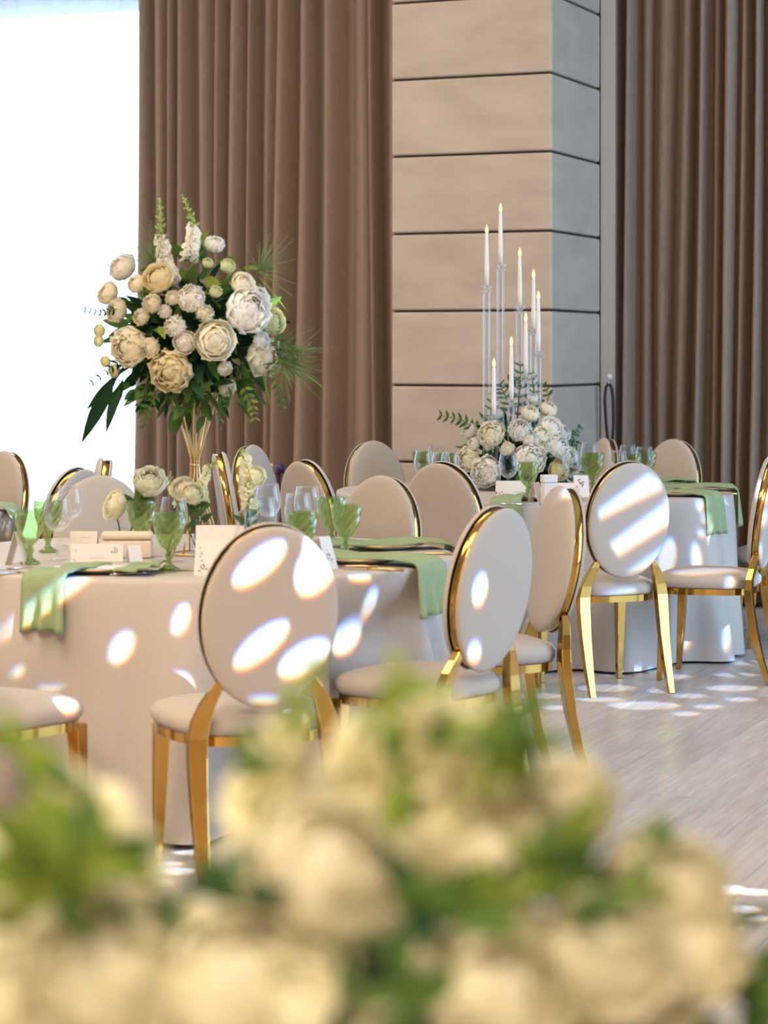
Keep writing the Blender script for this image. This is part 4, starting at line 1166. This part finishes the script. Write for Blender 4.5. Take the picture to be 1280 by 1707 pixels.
# ---------------- candle centrepiece on the far table
CY = 11.30
LC = PX(866, 745, CY)
cp = thing('flower_arrangement', 'low white flower arrangement with greenery around the candle holders', 'flower arrangement', (LC.x, CY, TT))
c0 = Vector((LC.x, CY, TT))
def relc(px, py, fy=None):
    p = PX(px, py, CY); dx = p.x - c0.x; dz = p.z - (TT + 0.10)
    q = 1 - (dx / 0.30) ** 2 - (dz / 0.30) ** 2
    y = -0.27 * sqrt(max(q, 0.02)) if fy is None else fy
    return PX(px, py, CY + y) - c0
G().lathe([(0.001, 0.002), (0.12, 0.002), (0.14, 0.03), (0.12, 0.05), (0.001, 0.06)], 24).build('tray', M_LEAF_D, cp)
BL2 = [(819, 724, 19, 'peony', 'C'), (782, 719, 13, 'carnation', 'W'), (866, 718, 16, 'carnation', 'W'), (884, 732, 13, 'carnation', 'W'), (914, 682, 14, 'peony', 'C'), (919, 712, 16, 'rose', 'W'), (901, 725, 14, 'peony', 'C'),
       (884, 690, 13, 'carnation', 'C'), (826, 690, 11, 'carnation', 'W'), (780, 766, 18, 'peony', 'C'), (811, 786, 22, 'peony', 'W'), (883, 766, 23, 'peony', 'W'), (929, 744, 17, 'carnation', 'W'), (944, 760, 15, 'peony', 'W'),
       (930, 784, 15, 'rose', 'Y'), (790, 740, 9, 'carnation', 'W'), (888, 664, 8, 'carnation', 'W'), (937, 722, 13, 'carnation', 'W'), (902, 748, 12, 'carnation', 'C'), (846, 748, 10, 'carnation', 'C')]
AV2 = []
for (px, py, r, k, c_) in BL2:
    p = relc(px, py); AV2.append((p, r / 336 * 1.1)); ax = ((p - Vector((0, 0, 0.1))).normalized() + Vector((0, -0.8, 0.2)))
    bloom(cp, k, MM[c_], p, r / 336 * 1.13, ax, 6 if r > 14 else 0)
bush(cp, (0, 0, 0.10), (0.29, 0.27, 0.24), 150, ['mid', 'dark', 'sage', 'mid'], (0.05, 0.10), zmin=-0.4, seed=12, avoid=AV2, zlow=0.02)
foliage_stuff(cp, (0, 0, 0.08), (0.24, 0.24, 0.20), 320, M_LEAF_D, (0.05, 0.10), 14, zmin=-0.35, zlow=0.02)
for (pts, kd, ln, n, fy) in [([(800, 720), (770, 700), (732, 692)], 'mid', 0.045, 7, -0.05), ([(935, 740), (955, 728), (968, 712)], 'round', 0.03, 6, 0), ([(862, 700), (866, 650), (868, 605)], 'sage', 0.06, 7, -0.03), ([(852, 690), (842, 660), (832, 640)], 'sage', 0.06, 6, -0.05),
                             ([(880, 690), (890, 650), (884, 620)], 'sage', 0.055, 6, 0.0), ([(830, 715), (818, 690), (822, 655)], 'sage', 0.05, 6, -0.08), ([(860, 690), (850, 640), (858, 628)], 'mid', 0.05, 6, 0.05), ([(930, 720), (950, 735), (962, 742)], 'sage', 0.04, 5, -0.1),
                             ([(790, 790), (775, 770), (768, 742)], 'mid', 0.04, 5, -0.1), ([(900, 700), (915, 660), (905, 640)], 'mid', 0.04, 5, 0.05)]:
    sprig(cp, [relc(x, y, fy) for x, y in pts], kd, ln, n, M_LEAF)
# candle holders
cup = G()
for k in range(8):
    v, f = petal_pts(1.0, radians(86), 0.42, 0.30, k, 4, 5, 0.02, 2 * pi * k / 8); cup.add(v, f)
cupM = Matrix.LocRotScale(Vector((0, 0, 0)), None, Vector((0.024, 0.024, 0.032)))
cg = G(); cg.add(cup.v, cup.f, Matrix.LocRotScale(Vector((0, 0, 0.036)), None, Vector((0.024, 0.024, 0.036))))
cg.add(cup.v, cup.f, Matrix.LocRotScale(Vector((0, 0, 0.008)), None, Vector((0.026, 0.026, 0.014))))
cg.lathe([(0.001, -0.004), (0.020, -0.003), (0.020, 0.002), (0.010, 0.006), (0.011, 0.03), (0.013, 0.034)], 20)
me_cup = mesh('crystal_cup', cg.v, cg.f, M_CRYST)
fg = G().lathe([(0.0003, -0.004), (0.005, 0.002), (0.0068, 0.010), (0.0055, 0.020), (0.0022, 0.031), (0.0003, 0.037)], 12)
me_fl = mesh('flame', fg.v, fg.f, M_FLAME)
CAND = [(810, 380, 474, -0.05), (833, 344, 438, 0.02), (865, 418, 508, 0.02), (888, 454, 546, 0.10), (896, 490, 584, 0.0), (875, 526, 622, -0.04), (851, 566, 664, -0.12), (822, 602, 690, -0.12)]
CL = ['second tallest', 'tallest', 'third tallest', 'fourth tallest', 'outermost tall', 'short inner', 'shorter front', 'shortest']
for (px, yt, yb, dy), nm in zip(CAND, CL):
    d = CY + dy
    zc = PX(px, yb, d).z; ztip = PX(px, yt, d).z; x = PX(px, yb, d).x + 0.004
    t = thing('candle_holder', nm + ' clear crystal tube candle holder of the cluster in the white flowers', 'candle holder', (x, d, TT), 0, 'crystal candle holders')
    zh = zc - TT - 0.038
    G().lathe([(0.001, 0.004), (0.05, 0.004), (0.052, 0.010), (0.03, 0.018), (0.019, 0.024)], 24).build('base', M_CRYST, t)
    G().lathe([(0.0185, 0.02), (0.0185, zh - 0.004)], 20).build('tube', M_CRYST, t)
    obj('crystal_cup', me_cup, t, (0, 0, zh))
    k = thing('taper_candle', 'lit ivory taper candle in the ' + nm + ' crystal holder', 'candle', (x, d, TT + zh + 0.030), 0, 'lit taper candles')
    hh = ztip - (TT + zh + 0.030) - 0.030
    G().lathe([(0.0005, 0.0), (0.0108, 0.0), (0.0118, hh * 0.25), (0.0100, hh * 0.7), (0.0078, hh - 0.004), (0.006, hh), (0.0005, hh - 0.001)], 16).build('wax', M_WAX, k)
    G().tube([(0, 0, hh - 0.002), (0, 0, hh + 0.006)], 0.0012, 5).build('wick', M_WICK, k)
    obj('flame', me_fl, k, (0, 0, hh + 0.004), (0, 0, 0), (1.2, 1.2, 1.15))

# ---------------- small dark post seen between two chairs
pd = 12.2
pb = PX(462, 800, pd)
pt = thing('post', 'slim dark post with a navy cap between two cream chairs before the taupe curtain', 'post', (pb.x, pd, 0))
zt_ = PX(462, 789, pd).z
G().lathe([(0.16, 0.0), (0.16, 0.02), (0.03, 0.04), (0.018, 0.06), (0.018, zt_), (0.001, zt_)], 16).build('shaft', M_CORD, pt)
G().lathe([(0.001, zt_), (0.022, zt_), (0.024, zt_ + 0.046), (0.001, zt_ + 0.05)], 16).build('cap', M_NAVY, pt, loc=(0.016, 0, 0))
G().lathe([(0.001, zt_ + 0.005), (0.009, zt_ + 0.006), (0.010, zt_ + 0.05), (0.001, zt_ + 0.052)], 10).build('knob', M_GOLD2, pt, loc=(-0.028, 0, 0))

# ---------------- the arrangement right in front of the camera
FY = 1.50
fb = Vector((PX(480, 1700, FY).x, FY, 0))
ff = thing('foreground_bouquet', 'big blurred bouquet of ivory peonies and pale snapdragons nearest the camera', 'bouquet', fb)
def relf(px, py, dy=0.0): return PX(px, py, FY + dy) - fb
zb = relf(480, 1707).z
G().lathe([(0.16, 0.0), (0.16, 0.02), (0.03, 0.05), (0.022, 0.1), (0.022, zb - 0.26), (0.05, zb - 0.22), (0.15, zb - 0.16), (0.17, zb - 0.10), (0.001, zb - 0.10)], 28).build('pedestal_bowl', M_GOLD2, ff)
S = FY / F
BLF = [(545, 1450, 125, 'peony', 'F', -0.03), (180, 1620, 140, 'peony', 'F', -0.06), (395, 1650, 140, 'peony', 'F', -0.08), (30, 1660, 100, 'peony', 'F', -0.05), (600, 1580, 95, 'carnation', 'F', -0.04), (500, 1700, 105, 'peony', 'F', -0.10),
       (825, 1425, 92, 'carnation', 'F', 0.02), (705, 1400, 75, 'carnation', 'P', 0.03), (945, 1345, 85, 'carnation', 'F', 0.06), (1010, 1600, 112, 'peony', 'F', -0.04), (835, 1665, 122, 'peony', 'F', -0.07), (850, 1550, 55, 'carnation', 'F', -0.02),
       (1135, 1480, 85, 'carnation', 'F', 0.03), (1155, 1590, 88, 'peony', 'F', 0.0), (1060, 1440, 50, 'carnation', 'F', 0.05), (620, 1330, 70, 'carnation', 'P', 0.05), (745, 1290, 65, 'carnation', 'P', 0.06), (820, 1335, 60, 'carnation', 'P', 0.05),
       (415, 1500, 50, 'carnation', 'F', 0.02), (300, 1590, 70, 'carnation', 'F', -0.02), (665, 1500, 55, 'carnation', 'F', 0.0), (15, 1400, 50, 'carnation', 'P', 0.03), (640, 1700, 55, 'peony', 'F', -0.1), (1110, 1690, 55, 'carnation', 'F', -.02), (-40, 1560, 80, 'peony', 'F', 0), (60, 1560, 60, 'carnation', 'F', 0.02), (1010, 1480, 45, 'carnation', 'F', 0.05), (730, 1610, 60, 'peony', 'F', -0.06)]
for (px, py, r, k, c_, dy) in BLF:
    p = relf(px, py, dy); ax = Vector((rnd.uniform(-.35, .35), -0.8, 0.75 + rnd.uniform(-.2, .3)))
    bloom(ff, k, MM[c_], p, r * S, ax, 8)
def fsp(pts, fl, rf, nf, nb, split, dy=0.02): spire(ff, [relf(x, y, dy) for x, y in pts], fl, rf, nf, nb, split)
fsp([(430, 1400), (450, 1290), (485, 1200), (527, 1100)], 'p', 0.024, 14, 7, 0.62, 0.02)
fsp([(690, 1370), (690, 1270), (675, 1180), (658, 1085)], 'p', 0.026, 14, 7, 0.66, 0.05)
fsp([(800, 1350), (815, 1270), (828, 1215), (842, 1165)], 'g', 0.027, 10, 5, 0.75, 0.05)
fsp([(590, 1360), (600, 1290), (612, 1240), (622, 1195)], 'p', 0.027, 12, 4, 0.8, 0.06)
fsp([(745, 1330), (742, 1260), (738, 1210), (730, 1170)], 'p', 0.026, 12, 3, 0.85, 0.06)
fsp([(190, 1480), (150, 1390), (95, 1290), (5, 1215)], 'p', 0.025, 14, 6, 0.62, 0.02)
fsp([(220, 1470), (190, 1400), (150, 1350), (110, 1310)], 'p', 0.026, 12, 3, 0.85, 0.03)
fsp([(60, 1500), (50, 1440), (40, 1400), (20, 1370)], 'p', 0.026, 8, 3, 0.8, 0.01)
for (px, py, l, dx, dz, kd, dy) in [(525, 1140, 0.022, 0.1, 1, 'bright', 0), (470, 1215, 0.03, 0.4, 1, 'bright', -.01), (412, 1290, 0.035, -.1, 1, 'mid', -.01), (520, 1130, 0.02, .6, .5, 'mid', 0), (660, 1150, .035, 1, .2, 'bright', .02), (640, 1210, .03, .4, -1, 'mid', .02), (860, 1190, .04, .3, -1, 'mid', .02), (850, 1200, .045, .25, -1, 'bright', .02),
                                    (870, 1220, .045, -.1, -1, 'mid', .03), (30, 1235, .04, 1, -.8, 'bright', 0), (60, 1260, .04, 1, -.7, 'mid', 0), (100, 1480, .06, .3, .5, 'mid', -.02), (70, 1460, .06, -1, .2, 'bright', -.02), (130, 1440, .06, 1, .3, 'mid', -.02), (160, 1420, .045, 1, -.3, 'bright', -.02), (80, 1520, .06, -.3, -.6, 'mid', -.01),
                                    (250, 1540, .03, 0, 1, 'mid', -.03), (247, 1535, .025, .3, 1, 'dark', -.03), (400, 1530, .045, 0, 1, 'mid', -.03), (395, 1530, .04, -.3, 1, 'mid', -.03), (415, 1530, .04, .4, 1, 'dark', -.03), (680, 1300, .05, -.4, -1, 'bright', .0), (640, 1400, .04, .5, 1, 'mid', 0), (1095, 1400, .022, 0, 1, 'bright', .02), (1090, 1400, .02, .8, .4, 'mid', .02), (1085, 1395, .018, -.8, .5, 'bright', .02),
                                    (1050, 1490, .025, .3, 1, 'bright', 0), (1045, 1490, .022, -.7, .5, 'mid', 0), (900, 1460, .05, .8, .5, 'mid', 0), (930, 1420, .05, .5, .8, 'bright', .02), (860, 1480, .06, 1, .2, 'mid', 0), (780, 1530, .06, .5, .6, 'dark', 0), (730, 1560, .06, -.3, .8, 'dark', 0), (900, 1500, .05, -.6, .4, 'mid', 0),
                                    (690, 1600, .06, .4, .9, 'dark', -.01), (1240, 1690, .06, .3, .9, 'mid', .02), (1265, 1680, .05, 1, .4, 'dark', .02), (1225, 1640, .03, .8, .6, 'mid', .02), (1090, 1640, .04, .2, -1, 'dark', 0), (540, 1660, .06, 1, -.5, 'mid', -.03), (600, 1660, .05, .4, -1, 'dark', -.03), (150, 1500, .05, .6, .5, 'dark', 0)]:
    leaf(ff, kd, relf(px, py, dy), l, (dx, -0.35, dz), rnd.uniform(-.4, .4))
bush(ff, (PX(480, 0, FY).x - fb.x + 0.04, 0.06, zb - 0.02), (0.30, 0.13, 0.10), 150, ['mid', 'dark', 'mid', 'bright'], (0.035, 0.07), zmin=-0.4, seed=33, front=False)
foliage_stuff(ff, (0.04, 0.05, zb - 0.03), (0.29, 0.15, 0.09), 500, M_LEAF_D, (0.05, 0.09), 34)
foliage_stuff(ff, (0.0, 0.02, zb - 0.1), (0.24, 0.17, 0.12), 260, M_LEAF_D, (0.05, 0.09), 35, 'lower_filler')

r_ = random.Random(77)
for (cx, cy, sp, n, l, kinds, dy) in [(95, 1475, 60, 22, 0.055, ('bright', 'bright', 'mid'), -0.10), (150, 1400, 40, 8, 0.04, ('bright', 'mid'), -0.06), (55, 1265, 28, 6, 0.035, ('bright', 'mid'), 0.0), (255, 1530, 18, 6, 0.03, ('mid', 'dark'), -0.08), (400, 1500, 26, 8, 0.04, ('mid', 'dark'), -0.08),
                                      (730, 1530, 50, 18, 0.05, ('dark', 'mid'), -0.09), (800, 1490, 50, 14, 0.045, ('mid', 'bright'), -0.06), (890, 1440, 45, 13, 0.04, ('bright', 'mid'), -0.05), (1095, 1395, 20, 8, 0.02, ('bright', 'mid'), 0.0), (1050, 1480, 24, 9, 0.025, ('bright', 'mid'), -0.03), (1255, 1690, 40, 14, 0.04, ('mid', 'dark'), -0.02),
                                      (700, 1680, 40, 14, 0.045, ('dark', 'dark', 'mid'), -0.12), (645, 1155, 26, 5, 0.03, ('bright', 'bright', 'mid'), 0.02), (855, 1240, 22, 9, 0.04, ('mid', 'bright'), 0.0), (985, 1530, 26, 6, 0.035, ('dark', 'mid'), -0.08), (590, 1670, 36, 8, 0.045, ('mid', 'dark'), -0.13), (470, 1230, 24, 6, 0.03, ('bright', 'mid'), -0.01), (690, 1250, 26, 7, 0.035, ('bright', 'mid'), 0.02)]:
    for k in range(max(3, int(n * 0.6))):
        x, y = cx + r_.gauss(0, sp * .55), cy + r_.gauss(0, sp * .55)
        leaf(ff, r_.choice(kinds), relf(x, y, dy + r_.uniform(-.01, .02)), l * r_.uniform(.7, 1.1), (r_.uniform(-1, 1), r_.uniform(-.4, .1), r_.uniform(-.8, 1)), r_.uniform(-.7, .7))
